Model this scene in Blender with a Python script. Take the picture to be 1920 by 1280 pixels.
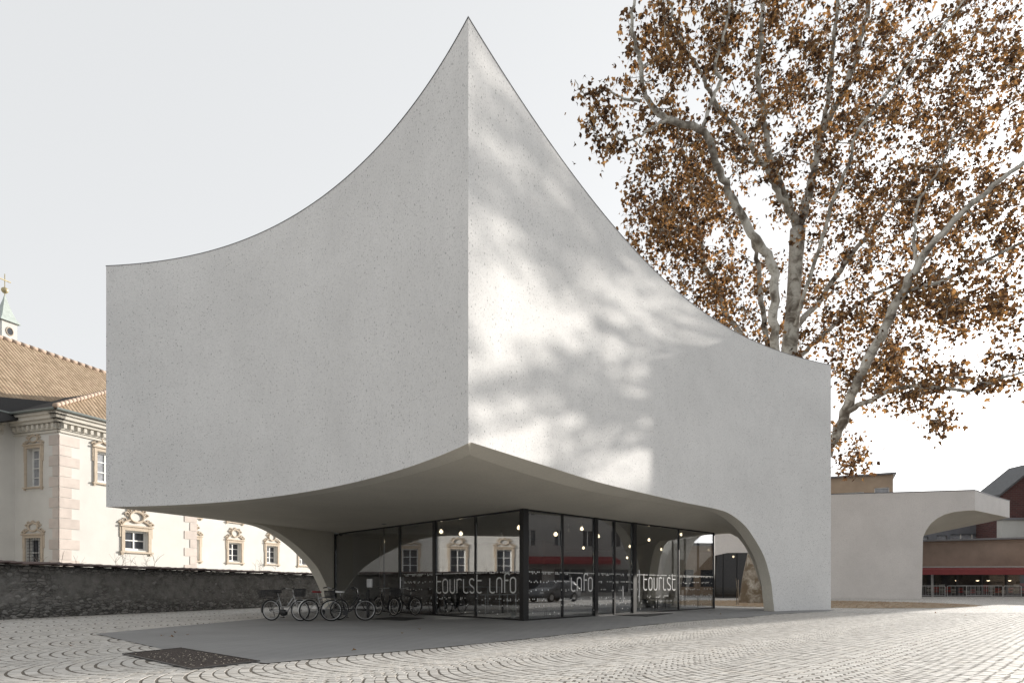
import bpy, bmesh, math, random
import numpy as np
from mathutils import Vector, Matrix
random.seed(7); np.random.seed(7)
for o in list(bpy.data.objects): bpy.data.objects.remove(o)
SC = bpy.context.scene
COL = SC.collection
R = math.radians

# ------------------------------------------------------------------ camera
EYE = 1.15; F = 1200.0; HZ = 1097.0
cam = bpy.data.cameras.new('camera'); cam.sensor_width = 36; cam.lens = 36*F/1920
cam.shift_y = (HZ-640)/1920; cam.clip_end = 2000; cam.clip_start = 0.1
camo = bpy.data.objects.new('camera', cam); COL.objects.link(camo)
camo.location = (0, 0, EYE); camo.rotation_euler = (R(90), 0, 0)
SC.camera = camo
# ------------------------------------------------------------------ sky, sun, exposure
SUN_AZ = 48.5; SUN_EL = 12.5
w = bpy.data.worlds.new('World'); SC.world = w; w.use_nodes = True
nt = w.node_tree; nt.nodes.clear()
sky = nt.nodes.new('ShaderNodeTexSky'); sky.sky_type = 'NISHITA'; sky.sun_disc = False
sky.sun_elevation = R(SUN_EL+8); sky.sun_rotation = R(SUN_AZ); sky.altitude = 500
sky.air_density = 1.0; sky.dust_density = 4.0; sky.ozone_density = 1.0
hs = nt.nodes.new('ShaderNodeHueSaturation'); hs.inputs['Saturation'].default_value = 0.10
mx = nt.nodes.new('ShaderNodeMix'); mx.data_type = 'RGBA'; mx.inputs['Factor'].default_value = 0.82
mx.inputs[7].default_value = (2.53, 2.575, 2.615, 1)          # thin high haze veiling the whole sky evenly
bg = nt.nodes.new('ShaderNodeBackground'); bg.inputs['Strength'].default_value = 0.0965
wo = nt.nodes.new('ShaderNodeOutputWorld')
nt.links.new(sky.outputs[0], hs.inputs['Color']); nt.links.new(hs.outputs[0], mx.inputs[6])
nt.links.new(mx.outputs[2], bg.inputs[0]); nt.links.new(bg.outputs[0], wo.inputs[0])
sl = bpy.data.lights.new('sun', 'SUN'); sl.energy = 2.12; sl.angle = R(0.75); sl.color = (1.0, 0.94, 0.86)
so = bpy.data.objects.new('sun', sl); COL.objects.link(so)
SDIR = Vector((math.sin(R(SUN_AZ))*math.cos(R(SUN_EL)), math.cos(R(SUN_AZ))*math.cos(R(SUN_EL)), math.sin(R(SUN_EL))))
so.rotation_euler = SDIR.to_track_quat('Z', 'Y').to_euler(); so.location = (60, 60, 60)
SC.view_settings.view_transform = 'Standard'; SC.view_settings.look = 'None'
SC.view_settings.exposure = 1.72; SC.view_settings.gamma = 1.0; SC.view_settings.use_curve_mapping = False
SC.render.engine = 'CYCLES'
SC.cycles.max_bounces = 8; SC.cycles.transparent_max_bounces = 16

# ------------------------------------------------------------------ helpers
def px(x, y, D):                       # the point at depth D that the photograph shows at (x, y)
    return Vector(((x-960)/F*D, D, EYE+(HZ-y)/F*D))
def gp(x, y):                          # ground point under a pixel
    D = F*EYE/(y-HZ); return Vector(((x-960)/F*D, D, 0))
def onplane(A, B, x, y):               # pixel onto the vertical plane through A, B -> (s along, z)
    k = (x-960)/F; dx = B[0]-A[0]; dy = B[1]-A[1]; L = math.hypot(dx, dy)
    s = (k*A[1]-A[0])/(dx-k*dy); D = A[1]+s*dy
    return s*L, EYE+(HZ-y)/F*D

class MB:
    def __init__(s): s.v = []; s.f = []
    def quad(s, a, b, c, d):
        n = len(s.v); s.v += [tuple(a), tuple(b), tuple(c), tuple(d)]; s.f.append((n, n+1, n+2, n+3))
    def poly(s, pts):
        n = len(s.v); s.v += [tuple(p) for p in pts]; s.f.append(tuple(range(n, n+len(pts))))
    def hexa(s, p):                    # 8 corners: bottom loop then top loop
        n = len(s.v); s.v += [tuple(q) for q in p]
        for f in ((3,2,1,0), (4,5,6,7), (0,1,5,4), (1,2,6,5), (2,3,7,6), (3,0,4,7)): s.f.append(tuple(n+i for i in f))
    def box(s, c, d, rz=0, taper=1.0):
        cx, cy, cz = c; hx, hy, hz = d[0]/2, d[1]/2, d[2]/2; ca, sa = math.cos(rz), math.sin(rz)
        P = []
        for z, k in ((-hz, 1), (hz, taper)):
            for x, y in ((-hx,-hy), (hx,-hy), (hx,hy), (-hx,hy)):
                x *= k; y *= k; P.append((cx+x*ca-y*sa, cy+x*sa+y*ca, cz+z))
        s.hexa(P)
    def obox(s, o, ux, uy, uz, a, b):  # box in a frame: corner a to corner b
        def T(x, y, z): return tuple(Vector(o)+Vector(ux)*x+Vector(uy)*y+Vector(uz)*z)
        s.hexa([T(a[0],a[1],a[2]), T(b[0],a[1],a[2]), T(b[0],b[1],a[2]), T(a[0],b[1],a[2]),
                T(a[0],a[1],b[2]), T(b[0],a[1],b[2]), T(b[0],b[1],b[2]), T(a[0],b[1],b[2])])
    def prism(s, poly, z0, z1):
        n = len(poly); b = len(s.v)
        s.v += [(p[0], p[1], z0) for p in poly]+[(p[0], p[1], z1) for p in poly]
        s.f.append(tuple(b+i for i in reversed(range(n)))); s.f.append(tuple(b+n+i for i in range(n)))
        for i in range(n): j = (i+1) % n; s.f.append((b+i, b+j, b+n+j, b+n+i))
    def tube(s, pts, rad, n=8, cap=True, closed=False):
        pts = [Vector(p) for p in pts]; m = len(pts)
        if not hasattr(rad, '__len__'): rad = [rad]*m
        b = len(s.v); up = None
        for i in range(m):
            if closed: t = pts[(i+1) % m]-pts[i-1]
            else: t = pts[min(i+1, m-1)]-pts[max(i-1, 0)]
            if t.length < 1e-9: t = Vector((0, 0, 1))
            t.normalize()
            if up is None:
                up = Vector((0, 0, 1)) if abs(t.z) < .9 else Vector((1, 0, 0))
            a = up-t*up.dot(t)
            if a.length < 1e-6: a = t.orthogonal()
            a.normalize(); c = t.cross(a); up = a
            for k in range(n):
                th = 2*math.pi*k/n; s.v.append(tuple(pts[i]+(a*math.cos(th)+c*math.sin(th))*rad[i]))
        for i in range(m if closed else m-1):
            j = (i+1) % m
            for k in range(n):
                l = (k+1) % n; s.f.append((b+i*n+k, b+i*n+l, b+j*n+l, b+j*n+k))
        if cap and not closed:
            s.f.append(tuple(b+k for k in reversed(range(n)))); s.f.append(tuple(b+(m-1)*n+k for k in range(n)))
    def lathe(s, prof, c=(0, 0, 0), n=16, rz=0):
        b = len(s.v); m = len(prof)
        for r, z in prof:
            for k in range(n):
                th = 2*math.pi*k/n+rz; s.v.append((c[0]+r*math.cos(th), c[1]+r*math.sin(th), c[2]+z))
        for i in range(m-1):
            for k in range(n):
                l = (k+1) % n; s.f.append((b+i*n+k, b+i*n+l, b+(i+1)*n+l, b+(i+1)*n+k))
        s.f.append(tuple(b+k for k in reversed(range(n)))); s.f.append(tuple(b+(m-1)*n+k for k in range(n)))
    def grid(s, rows):                 # rows of points -> quads
        b = len(s.v); m = len(rows[0])
        for r in rows: s.v += [tuple(p) for p in r]
        for i in range(len(rows)-1):
            for j in range(m-1): s.f.append((b+i*m+j, b+i*m+j+1, b+(i+1)*m+j+1, b+(i+1)*m+j))
    def mesh(s, name):
        me = bpy.data.meshes.new(name); me.from_pydata(s.v, [], s.f); me.update(); return me
    def build(s, name, m, parent=None, smooth=False, bevel=0, recalc=True):
        me = s.mesh(name)
        if recalc:
            bm = bmesh.new(); bm.from_mesh(me); bmesh.ops.remove_doubles(bm, verts=bm.verts, dist=1e-5)
            bmesh.ops.recalc_face_normals(bm, faces=bm.faces); bm.to_mesh(me); bm.free()
        me.materials.append(m)
        if smooth: me.polygons.foreach_set('use_smooth', [True]*len(me.polygons))
        return place(name, me, parent, bevel)
def place(name, me, parent=None, bevel=0):
    o = bpy.data.objects.new(name, me); COL.objects.link(o)
    if parent is not None:
        o.parent = parent; o.location = -WORLD(parent)
    if bevel:
        b = o.modifiers.new('bevel', 'BEVEL'); b.width = bevel; b.segments = 2; b.limit_method = 'ANGLE'
    return o
def WORLD(o):
    v = Vector(o.location)
    while o.parent is not None: o = o.parent; v += Vector(o.location)
    return v
def thing(name, loc, label, cat, group=None):
    o = bpy.data.objects.new(name, None); COL.objects.link(o); o.location = loc; o.empty_display_size = .2
    return tag(o, label, cat, group)
def tag(o, label=None, cat=None, group=None, kind=None):
    if label: o['label'] = label
    if cat: o['category'] = cat
    if group: o['group'] = group
    if kind: o['kind'] = kind
    return o
def copy_tree(o, parent=None):
    c = o.copy(); COL.objects.link(c); c.parent = parent
    for ch in [x for x in o.children]: copy_tree(ch, c)
    return c

# ------------------------------------------------------------------ materials
class NT:
    def __init__(s, m): s.t = m.node_tree; s.N = s.t.nodes; s.L = s.t.links
    def n(s, typ, **k):
        x = s.N.new(typ)
        for a, b in k.items(): setattr(x, a, b)
        return x
    def l(s, a, b): s.L.new(a, b)
    def noise(s, vec, scale, detail=4, rough=.55, dist=0):
        n = s.n('ShaderNodeTexNoise'); n.inputs['Scale'].default_value = scale; n.inputs['Detail'].default_value = detail
        n.inputs['Roughness'].default_value = rough; n.inputs['Distortion'].default_value = dist; s.l(vec, n.inputs['Vector']); return n.outputs['Fac']
    def ramp(s, fac, stops):
        r = s.n('ShaderNodeValToRGB'); e = r.color_ramp.elements
        while len(e) < len(stops): e.new(.5)
        for q, (p, c) in zip(e, stops):
            q.position = p; q.color = (*c, 1) if hasattr(c, '__len__') else (c, c, c, 1)
        s.l(fac, r.inputs[0]); return r.outputs[0]
    def mix(s, fac, a, b, mode='MIX'):
        m = s.n('ShaderNodeMix', data_type='RGBA', blend_type=mode)
        for v, i in ((fac, 0), (a, 6), (b, 7)):
            if hasattr(v, 'default_value') or hasattr(v, 'links'): s.l(v, m.inputs[i])
            elif i == 0: m.inputs[0].default_value = v
            else: m.inputs[i].default_value = (*v, 1) if hasattr(v, '__len__') else (v, v, v, 1)
        return m.outputs[2]
    def math(s, op, a, b=0.0, clamp=False):
        m = s.n('ShaderNodeMath', operation=op); m.use_clamp = clamp
        for v, i in ((a, 0), (b, 1)):
            if hasattr(v, 'links'): s.l(v, m.inputs[i])
            else: m.inputs[i].default_value = v
        return m.outputs[0]
    def mapping(s, vec, scale=(1,1,1), rot=(0,0,0), loc=(0,0,0)):
        m = s.n('ShaderNodeMapping'); m.inputs['Scale'].default_value = scale; m.inputs['Rotation'].default_value = rot
        m.inputs['Location'].default_value = loc; s.l(vec, m.inputs[0]); return m.outputs[0]
def newmat(name):
    m = bpy.data.materials.new(name); m.use_nodes = True; t = NT(m)
    p = t.N['Principled BSDF']; tc = t.n('ShaderNodeTexCoord')
    return m, t, p, tc.outputs['Object']
def plain(name, c, rough=.6, var=.12, scale=6, metal=0, bump=0, bscale=None, spec=.5, rand=0):
    m, t, p, co = newmat(name)
    f = t.noise(co, scale, 5)
    col = t.ramp(f, [(.3, tuple(x*(1-var) for x in c)), (.7, tuple(min(1, x*(1+var)) for x in c))])
    if rand:
        oi = t.n('ShaderNodeObjectInfo'); k = t.math('ADD', t.math('MULTIPLY', oi.outputs['Random'], 2*rand), 1-rand)
        vv = t.n('ShaderNodeVectorMath', operation='SCALE'); t.l(col, vv.inputs[0]); t.l(k, vv.inputs['Scale']); col = vv.outputs[0]
    t.l(col, p.inputs['Base Color']); p.inputs['Roughness'].default_value = rough; p.inputs['Metallic'].default_value = metal
    p.inputs['Specular IOR Level'].default_value = spec
    if bump:
        b = t.n('ShaderNodeBump'); b.inputs['Strength'].default_value = bump; b.inputs['Distance'].default_value = .02
        t.l(t.noise(co, bscale or scale*4, 6), b.inputs['Height']); t.l(b.outputs[0], p.inputs['Normal'])
    return m
def concrete(name, base, pits=1.0, warm=0.0, streak=.5, pitscale=19):
    m, t, p, co = newmat(name)
    big = t.noise(co, .35, 5, .6); mid = t.noise(co, 2.2, 6, .65); fine = t.noise(co, 17, 7, .82)
    c = t.mix(t.ramp(big, [(.35, 0.), (.68, 1.)]), tuple(x*.93 for x in base), tuple(x*1.05 for x in base))
    c = t.mix(t.math('MULTIPLY', t.ramp(mid, [(.35, 1.), (.55, 0.)]), .09), c, tuple(x*.72 for x in base))
    c = t.mix(t.math('MULTIPLY', t.ramp(fine, [(.40, 1.), (.60, 0.)]), .30), c, tuple(x*.62 for x in base))
    # faint lifts of the formwork every 2.6 m
    sx = t.n('ShaderNodeSeparateXYZ'); t.l(co, sx.inputs[0])
    zz = t.math('FRACT', t.math('DIVIDE', t.math('ADD', sx.outputs['Z'], t.math('MULTIPLY', t.math('SUBTRACT', mid, .5), .10)), 2.6))
    lift = t.ramp(zz, [(0.0, 1.), (.006, 0.)])
    wob = t.ramp(t.noise(co, .8, 3), [(.45, 0.), (.6, 1.)])
    c = t.mix(t.math('MULTIPLY', t.math('MULTIPLY', lift, wob), .35*streak), c, tuple(x*.45 for x in base))
    # pits left by air bubbles
    vo = t.n('ShaderNodeTexVoronoi', feature='F1'); vo.inputs['Scale'].default_value = pitscale; t.l(t.mapping(co, (1,1,.75)), vo.inputs['Vector'])
    sel = t.n('ShaderNodeSeparateColor'); t.l(vo.outputs['Color'], sel.inputs[0])
    dens = t.ramp(t.noise(co, .9, 4, .65), [(.36, .86), (.62, .40)])
    keep = t.math('GREATER_THAN', sel.outputs[0], dens)
    size = t.math('ADD', t.math('MULTIPLY', t.math('POWER', sel.outputs[1], 2.0), .26), .09)
    pit = t.math('MULTIPLY', t.math('LESS_THAN', vo.outputs['Distance'], size), keep)
    c = t.mix(t.math('MULTIPLY', pit, .72*pits, True), c, tuple(x*.30 for x in base))
    v3 = t.n('ShaderNodeTexVoronoi', feature='F1'); v3.inputs['Scale'].default_value = pitscale*1.25; t.l(co, v3.inputs['Vector'])
    s3 = t.n('ShaderNodeSeparateColor'); t.l(v3.outputs['Color'], s3.inputs[0])
    k3 = t.math('GREATER_THAN', s3.outputs[2], t.ramp(t.noise(co, 1.6, 5, .7), [(.36, .62), (.64, .15)]))
    p3 = t.math('MULTIPLY', t.math('LESS_THAN', v3.outputs['Distance'], t.math('ADD', t.math('MULTIPLY', s3.outputs[0], .26), .12)), k3)
    c = t.mix(t.math('MULTIPLY', p3, .46*pits), c, tuple(x*.40 for x in base))
    cl = t.noise(co, .16, 3, .5)
    c = t.mix(t.math('MULTIPLY', t.ramp(cl, [(.40, 1.), (.62, 0.)]), .05), c, tuple(x*.70 for x in base))
    t.l(c, p.inputs['Base Color']); p.inputs['Roughness'].default_value = .85; p.inputs['Specular IOR Level'].default_value = .25
    h = t.math('SUBTRACT', t.math('MULTIPLY', fine, .35), t.math('MULTIPLY', pit, .8*pits))
    b = t.n('ShaderNodeBump'); b.inputs['Strength'].default_value = .35; b.inputs['Distance'].default_value = .02
    t.l(h, b.inputs['Height']); t.l(b.outputs[0], p.inputs['Normal'])
    return m
M = {}
M['concrete'] = concrete('pale pitted concrete', (.76, .755, .745), pits=1.0)
M['wing_concrete'] = concrete('wing concrete', (.72, .695, .675), pits=.5)
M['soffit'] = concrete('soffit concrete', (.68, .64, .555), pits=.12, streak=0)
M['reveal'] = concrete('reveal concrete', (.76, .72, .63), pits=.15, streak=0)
M['ceiling'] = plain('interior ceiling', (.22, .21, .20), .8)
M['black_metal'] = plain('black steel', (.012, .012, .013), .45, spec=.4)
M['dark_metal'] = plain('charcoal steel', (.03, .03, .032), .4)
M['sheet_metal'] = plain('zinc flashing', (.17, .17, .18), .45, metal=.6)
M['white_vinyl'] = plain('white vinyl', (.72, .72, .70), .6, var=.03)
M['dot_vinyl'] = plain('dot vinyl', (.75, .75, .73), .6, var=.03)
M['wood'] = plain('wall panels', (.17, .12, .085), .6, scale=3)
M['white_paint'] = plain('white paint', (.72, .72, .70), .5)
M['grey_plastic'] = plain('grey plastic', (.45, .45, .45), .5)
M['black_plastic'] = plain('black plastic', (.02, .02, .02), .5)
M['rubber'] = plain('rubber', (.018, .018, .018), .8)
M['chrome'] = plain('steel', (.55, .55, .55), .3, metal=.9, var=.05)
def glassmat(name, tint, f0, dark=0.0):
    m, t, p, co = newmat(name); t.N.remove(p)
    tr = t.n('ShaderNodeBsdfTransparent'); tr.inputs[0].default_value = (*tint, 1)
    gl = t.n('ShaderNodeBsdfGlossy'); gl.inputs['Roughness'].default_value = 0.0; gl.inputs[0].default_value = (.97, .98, 1, 1)
    fr = t.n('ShaderNodeLayerWeight'); fr.inputs['Blend'].default_value = .5
    fac = t.math('ADD', t.math('MULTIPLY', t.math('POWER', fr.outputs['Facing'], 4.0), 1-f0), f0, True)
    b = t.n('ShaderNodeBump'); b.inputs['Strength'].default_value = .012; b.inputs['Distance'].default_value = .02
    t.l(t.noise(co, .7, 1), b.inputs['Height']); t.l(b.outputs[0], gl.inputs['Normal'])
    ms = t.n('ShaderNodeMixShader'); t.l(fac, ms.inputs[0]); t.l(tr.outputs[0], ms.inputs[1]); t.l(gl.outputs[0], ms.inputs[2])
    t.l(ms.outputs[0], t.N['Material Output'].inputs[0]); return m
M['glass'] = glassmat('coated glazing', (.80, .81, .81), .21)
M['glass_clear'] = glassmat('clear glazing', (.90, .91, .91), .03)
M['glass_dark'] = glassmat('dark glazing', (.25, .25, .26), .03)
def pane_mat(name, c, rough=.08):
    return plain(name, c, rough, .25, 3)
M['pane'] = pane_mat('old window pane', (.06, .065, .075))
M['pane_pale'] = pane_mat('curtained pane', (.30, .31, .33))
def emit(name, c, s):
    m, t, p, co = newmat(name); p.inputs['Base Color'].default_value = (*c, 1)
    p.inputs['Emission Color'].default_value = (*c, 1); p.inputs['Emission Strength'].default_value = s; return m
M['bulb_lit'] = emit('lit bulb', (1.0, .80, .52), 1.6)
M['bulb_off'] = plain('opal bulb', (.45, .44, .42), .15)

# ------------------------------------------------------------------ ground
SLAB = [(-9.9, 15.2), (-6.3, 11.55), (-3.62, 9.42), (-1.42, 11.75), (.45, 13.95), (1.95, 15.95), (3.9, 18.6), (6.2, 21.2), (8.55, 23.2), (10.5, 25.6),
        (11.6, 26.4), (14.2, 28.6), (15.3, 30.3), (13.4, 32.2), (10.6, 33.4), (9.6, 38.5), (8, 47), (2, 48), (-7, 42), (-9.2, 33.2), (-8.7, 21.9)]
PIT = [(-6.5, 10.7), (-6.05, 11.7), (-3.82, 9.66), (-4.37, 8.73)]
def inside(poly, x, y):
    c = False; n = len(poly); j = n-1
    for i in range(n):
        xi, yi = poly[i]; xj, yj = poly[j]
        if (yi > y) != (yj > y) and x < (xj-xi)*(y-yi)/(yj-yi)+xi: c = not c
        j = i
    return c
def cobble_far():
    m, t, p, co = newmat('distant setts')
    vo = t.n('ShaderNodeTexVoronoi', feature='DISTANCE_TO_EDGE'); vo.inputs['Scale'].default_value = 6.2; vo.inputs['Randomness'].default_value = .6; t.l(co, vo.inputs['Vector'])
    v2 = t.n('ShaderNodeTexVoronoi', feature='F1'); v2.inputs['Scale'].default_value = 6.2; v2.inputs['Randomness'].default_value = .6; t.l(co, v2.inputs['Vector'])
    sp = t.n('ShaderNodeSeparateColor'); t.l(v2.outputs['Color'], sp.inputs[0])
    c = t.ramp(sp.outputs[0], [(0., (.48, .465, .44)), (1., (.60, .585, .555))])
    c = t.mix(t.ramp(t.noise(co, .25, 4), [(.4, 0.), (.65, .35)]), c, (.34, .33, .31))
    c = t.mix(t.ramp(vo.outputs['Distance'], [(.02, 1.), (.07, 0.)]), c, (.20, .18, .155))
    t.l(c, p.inputs['Base Color']); p.inputs['Roughness'].default_value = .8
    b = t.n('ShaderNodeBump'); b.inputs['Strength'].default_value = .5; b.inputs['Distance'].default_value = .02
    t.l(t.ramp(vo.outputs['Distance'], [(.0, 0.), (.12, 1.)]), b.inputs['Height']); t.l(b.outputs[0], p.inputs['Normal'])
    return m
def sett_mat():
    m, t, p, co = newmat('granite setts')
    g = t.n('ShaderNodeNewGeometry'); oi = t.n('ShaderNodeObjectInfo')
    tcw = g.outputs['Position']
    cell = t.n('ShaderNodeTexWhiteNoise'); 
    v = t.n('ShaderNodeVectorMath', operation='SCALE'); 
    rnd = t.math('FRACT', t.math('ADD', g.outputs['Random Per Island'], oi.outputs['Random']))
    t.N.remove(cell); t.N.remove(v)
    c = t.ramp(rnd, [(0., (.45, .425, .395)), (.35, (.54, .52, .488)), (.75, (.61, .59, .557)), (1., (.56, .525, .475))])
    c = t.mix(t.math('MULTIPLY', t.ramp(t.noise(tcw, 60, 3, .7), [(.4, 1.), (.6, 0.)]), .22), c, (.32, .30, .27))
    c = t.mix(t.math('MULTIPLY', t.ramp(t.noise(tcw, .45, 4, .6), [(.42, 0.), (.66, 1.)]), .2), c, (.42, .40, .37))
    t.l(c, p.inputs['Base Color']); p.inputs['Roughness'].default_value = .75; p.inputs['Specular IOR Level'].default_value = .3
    b = t.n('ShaderNodeBump'); b.inputs['Strength'].default_value = .4; b.inputs['Distance'].default_value = .008
    t.l(t.noise(tcw, 45, 4), b.inputs['Height']); t.l(b.outputs[0], p.inputs['Normal'])
    return m
M['sett'] = sett_mat(); M['sett_far'] = cobble_far()
M['mortar'] = plain('joint sand', (.12, .105, .085), .95, .3, 30)
def slab_mat():
    m, t, p, co = newmat('smooth cast slab')
    c = t.ramp(t.noise(co, .5, 6, .65), [(.3, (.20, .20, .20)), (.7, (.262, .262, .26))])
    c = t.mix(t.math('MULTIPLY', t.ramp(t.noise(t.mapping(co, (1, 1, 1), (0, 0, .75)), 3.0, 6, .7, .6), [(.55, 0.), (.72, 1.)]), .35), c, (.15, .15, .148))
    c = t.mix(t.math('MULTIPLY', t.ramp(t.noise(co, 90, 3, .7), [(.4, 1.), (.6, 0.)]), .22), c, (.13, .13, .13))
    w_ = t.n('ShaderNodeTexWave', wave_type='BANDS', bands_direction='X'); w_.inputs['Scale'].default_value = 1.3; w_.inputs['Distortion'].default_value = 2.5; t.l(t.mapping(co, (1, .25, 1), (0, 0, .7)), w_.inputs['Vector'])
    c = t.mix(t.math('MULTIPLY', t.ramp(w_.outputs['Fac'], [(.3, 0.), (.9, 1.)]), .12), c, (.30, .30, .295))
    t.l(c, p.inputs['Base Color']); p.inputs['Roughness'].default_value = .75
    b = t.n('ShaderNodeBump'); b.inputs['Strength'].default_value = .12; b.inputs['Distance'].default_value = .02; t.l(t.noise(co, 60, 5), b.inputs['Height']); t.l(b.outputs[0], p.inputs['Normal']); return m
M['asphalt'] = slab_mat()
M['pit'] = plain('dark brown mulch', (.045, .033, .028), .9, .4, 30, bump=.6, bscale=50)
M['fleck'] = plain('pale flecks', (.5, .45, .36), .8, .2)
M['soil'] = plain('leafy soil', (.30, .235, .16), .95, .3, 5, bump=.6, bscale=20)

g = MB()
g.quad((-500, -300, -.03), (500, -300, -.03), (500, 900, -.03), (-500, 900, -.03))
ground = g.build('ground', M['sett_far'], None, recalc=False); tag(ground, kind='structure')
NEARD = 27.0
g = MB(); g.quad((-30, 4, -.0045), (34, 4, -.0045), (34, NEARD, -.0045), (-30, NEARD, -.0045))
tag(g.build('sett_bed', M['mortar'], ground, recalc=False), kind='stuff')
g = MB()                                                   # beyond the near setts the paving comes up to the same level
g.poly([(-500, NEARD, 0), (500, NEARD, 0), (500, 900, 0), (-500, 900, 0)])
g.quad((-500, -300, 0), (-30, -300, 0), (-30, NEARD, 0), (-500, NEARD, 0)); g.quad((34, -300, 0), (500, -300, 0), (500, NEARD, 0), (34, NEARD, 0))
g.quad((-30, -300, 0), (34, -300, 0), (34, 4, 0), (-30, 4, 0))
far = g.build('pavement', M['sett_far'], None, recalc=False); tag(far, kind='structure')
g = MB(); g.poly([(x, y, .008) for x, y in SLAB])
slab = g.build('slab', M['asphalt'], None); tag(slab, kind='structure')
# segmental arch setts: arcs bulging to the left, in strips parallel to the pavilion front
AX = Vector((.69, .724)); LX = Vector((-AX.y, AX.x)); W = 2.35; RR = W/math.sqrt(2)*1.02; PITCH = .168
unit = []
for k in range(6):
    rs = random.Random(k); q = MB(); j = lambda a=.05: rs.uniform(-a, a)
    q.v = [(-.5+j(.02), -.5+j(.02), -.03), (.5+j(.02), -.5+j(.02), -.03), (.5, .5, -.03), (-.5, .5, -.03),
           (-.48+j(.03), -.48+j(.03), -.0012), (.48+j(.03), -.48+j(.03), -.0012), (.48+j(.03), .48+j(.03), -.0012), (-.48+j(.03), .48+j(.03), -.0012),
           (-.44+j(.03), -.44+j(.03), j(.001)), (.44+j(.03), -.44+j(.03), j(.001)), (.44+j(.03), .44+j(.03), j(.001)), (-.44+j(.03), .44+j(.03), j(.001))]
    for b in (0, 4):
        for i in range(4): q.f.append((b+i, b+(i+1) % 4, b+4+(i+1) % 4, b+4+i))
    q.f.append((8, 9, 10, 11))
    me = q.mesh('sett'); me.materials.append(M['sett']); unit.append((me, np.array(q.v), q.f))
setts = []
half = math.asin(W/2/RR)
nst = int(round(2*half*RR/.158))
for c in range(-14, 18):
    for r in range(-190, 260):
        jit = random.uniform(-.012, .012)
        u0 = r*PITCH+(c % 2)*.07+jit
        base = AX*u0+LX*(c*W)+Vector((-2.2, 12.6))
        if not (-30 < base.x < 34 and 3 < base.y < NEARD+3): continue
        for k in range(nst):
            th = -half+(k+.5)*2*half/nst+random.uniform(-.008, .008)
            p = base+AX*(RR-RR*math.cos(th))+LX*(RR*math.sin(th))
            if p.y < 6.4 or p.y > NEARD-.1 or abs(p.x) > .84*p.y+1.0: continue
            if inside(SLAB, p.x, p.y) or inside(PIT, p.x, p.y): continue
            if p.y > 25.5 and p.x > 13.5 and inside([(13.4, 33), (15.5, 30.3), (20, 28.5), (26, 34), (20, 40)], p.x, p.y): continue
            ang = math.atan2(AX.y, AX.x)+th*-1
            wd = PITCH*math.cos(th)*.865; ln = 2*half*RR/nst*.885
            setts.append((p.x, p.y, random.uniform(-.0015, .0025), ang, wd*random.uniform(.95, 1.03), ln*random.uniform(.93, 1.04), random.randrange(6)))
vis = [s for s in setts if abs(s[0])/s[1] < .79 and HZ+F*EYE/s[1] < 1276]
vis.sort(key=lambda s: s[1]); near = set(id(s) for s in vis[:300])
vv = []; ff = []; nv = 0
for s in setts:
    x, y, z, a, wd, ln, k = s
    if id(s) in near:
        o = bpy.data.objects.new('cobble', unit[k][0]); COL.objects.link(o); o.parent = ground
        o.location = (x, y, z); o.rotation_euler = (random.uniform(-.008, .008), random.uniform(-.008, .008), a); o.scale = (wd, ln, 1); continue
    P = unit[k][1]; ca, sa = math.cos(a), math.sin(a); tx, ty = random.uniform(-.008, .008), random.uniform(-.008, .008)
    X = P[:, 0]*wd; Y = P[:, 1]*ln
    vv.append(np.stack([x+X*ca-Y*sa, y+X*sa+Y*ca, z+P[:, 2]+X*tx+Y*ty], 1)); ff += [tuple(i+nv for i in f) for f in unit[k][2]]; nv += 12
me = bpy.data.meshes.new('cobbles'); me.from_pydata(np.concatenate(vv).tolist(), [], ff); me.materials.append(M['sett'])
tag(place('cobble_field', me, ground), kind='stuff')
print('setts', len(setts))
# planting pit let into the slab
root = thing('planting_bed', (-5.2, 10.2, 0), 'dark brown square bed with pale flecks let into the paving at lower left', 'planting bed')
g = MB(); g.poly([(x, y, .014) for x, y in PIT]); g.build('mulch', M['pit'], root)
g = MB()
for i in range(4):
    a = Vector((*PIT[i], 0)); b = Vector((*PIT[(i+1) % 4], 0)); u = (b-a).normalized(); n_ = Vector((-u.y, u.x, 0))
    g.obox(a, u, n_, (0, 0, 1), (-.012, -.012, -.02), ((b-a).length+.012, .012, .022))
g.build('rim', M['dark_metal'], root)
g = MB(); a = Vector(PIT[0]); e1 = Vector(PIT[1])-a; e2 = Vector(PIT[3])-a
for i in range(260):
    p = a+e1*random.uniform(.03, .97)+e2*min(.98, random.betavariate(2, 1.3)); r_ = random.uniform(.008, .02)
    th = random.random()*6.28
    g.poly([(p.x+r_*math.cos(th+k*2.1)*random.uniform(.6, 1.2), p.y+r_*math.sin(th+k*2.1), .018+random.uniform(0, .012)) for k in range(3)])
tag(g.build('flecks', M['fleck'], root), kind='stuff')
# soil bed of the courtyard tree
g = MB(); rs = random.Random(3); P = []
ctr = Vector((18.5, 41)); 
for k in range(40):
    th = k/40*6.283; rx = 9.5 if math.cos(th) > 0 else 8.2; ry = 8.8
    P.append((ctr.x+rx*math.cos(th)+rs.uniform(-.2, .2), ctr.y+ry*math.sin(th)+rs.uniform(-.2, .2), .012))
g.poly(P); bed = g.build('earth', M['soil'], None); tag(bed, kind='structure')

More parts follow.
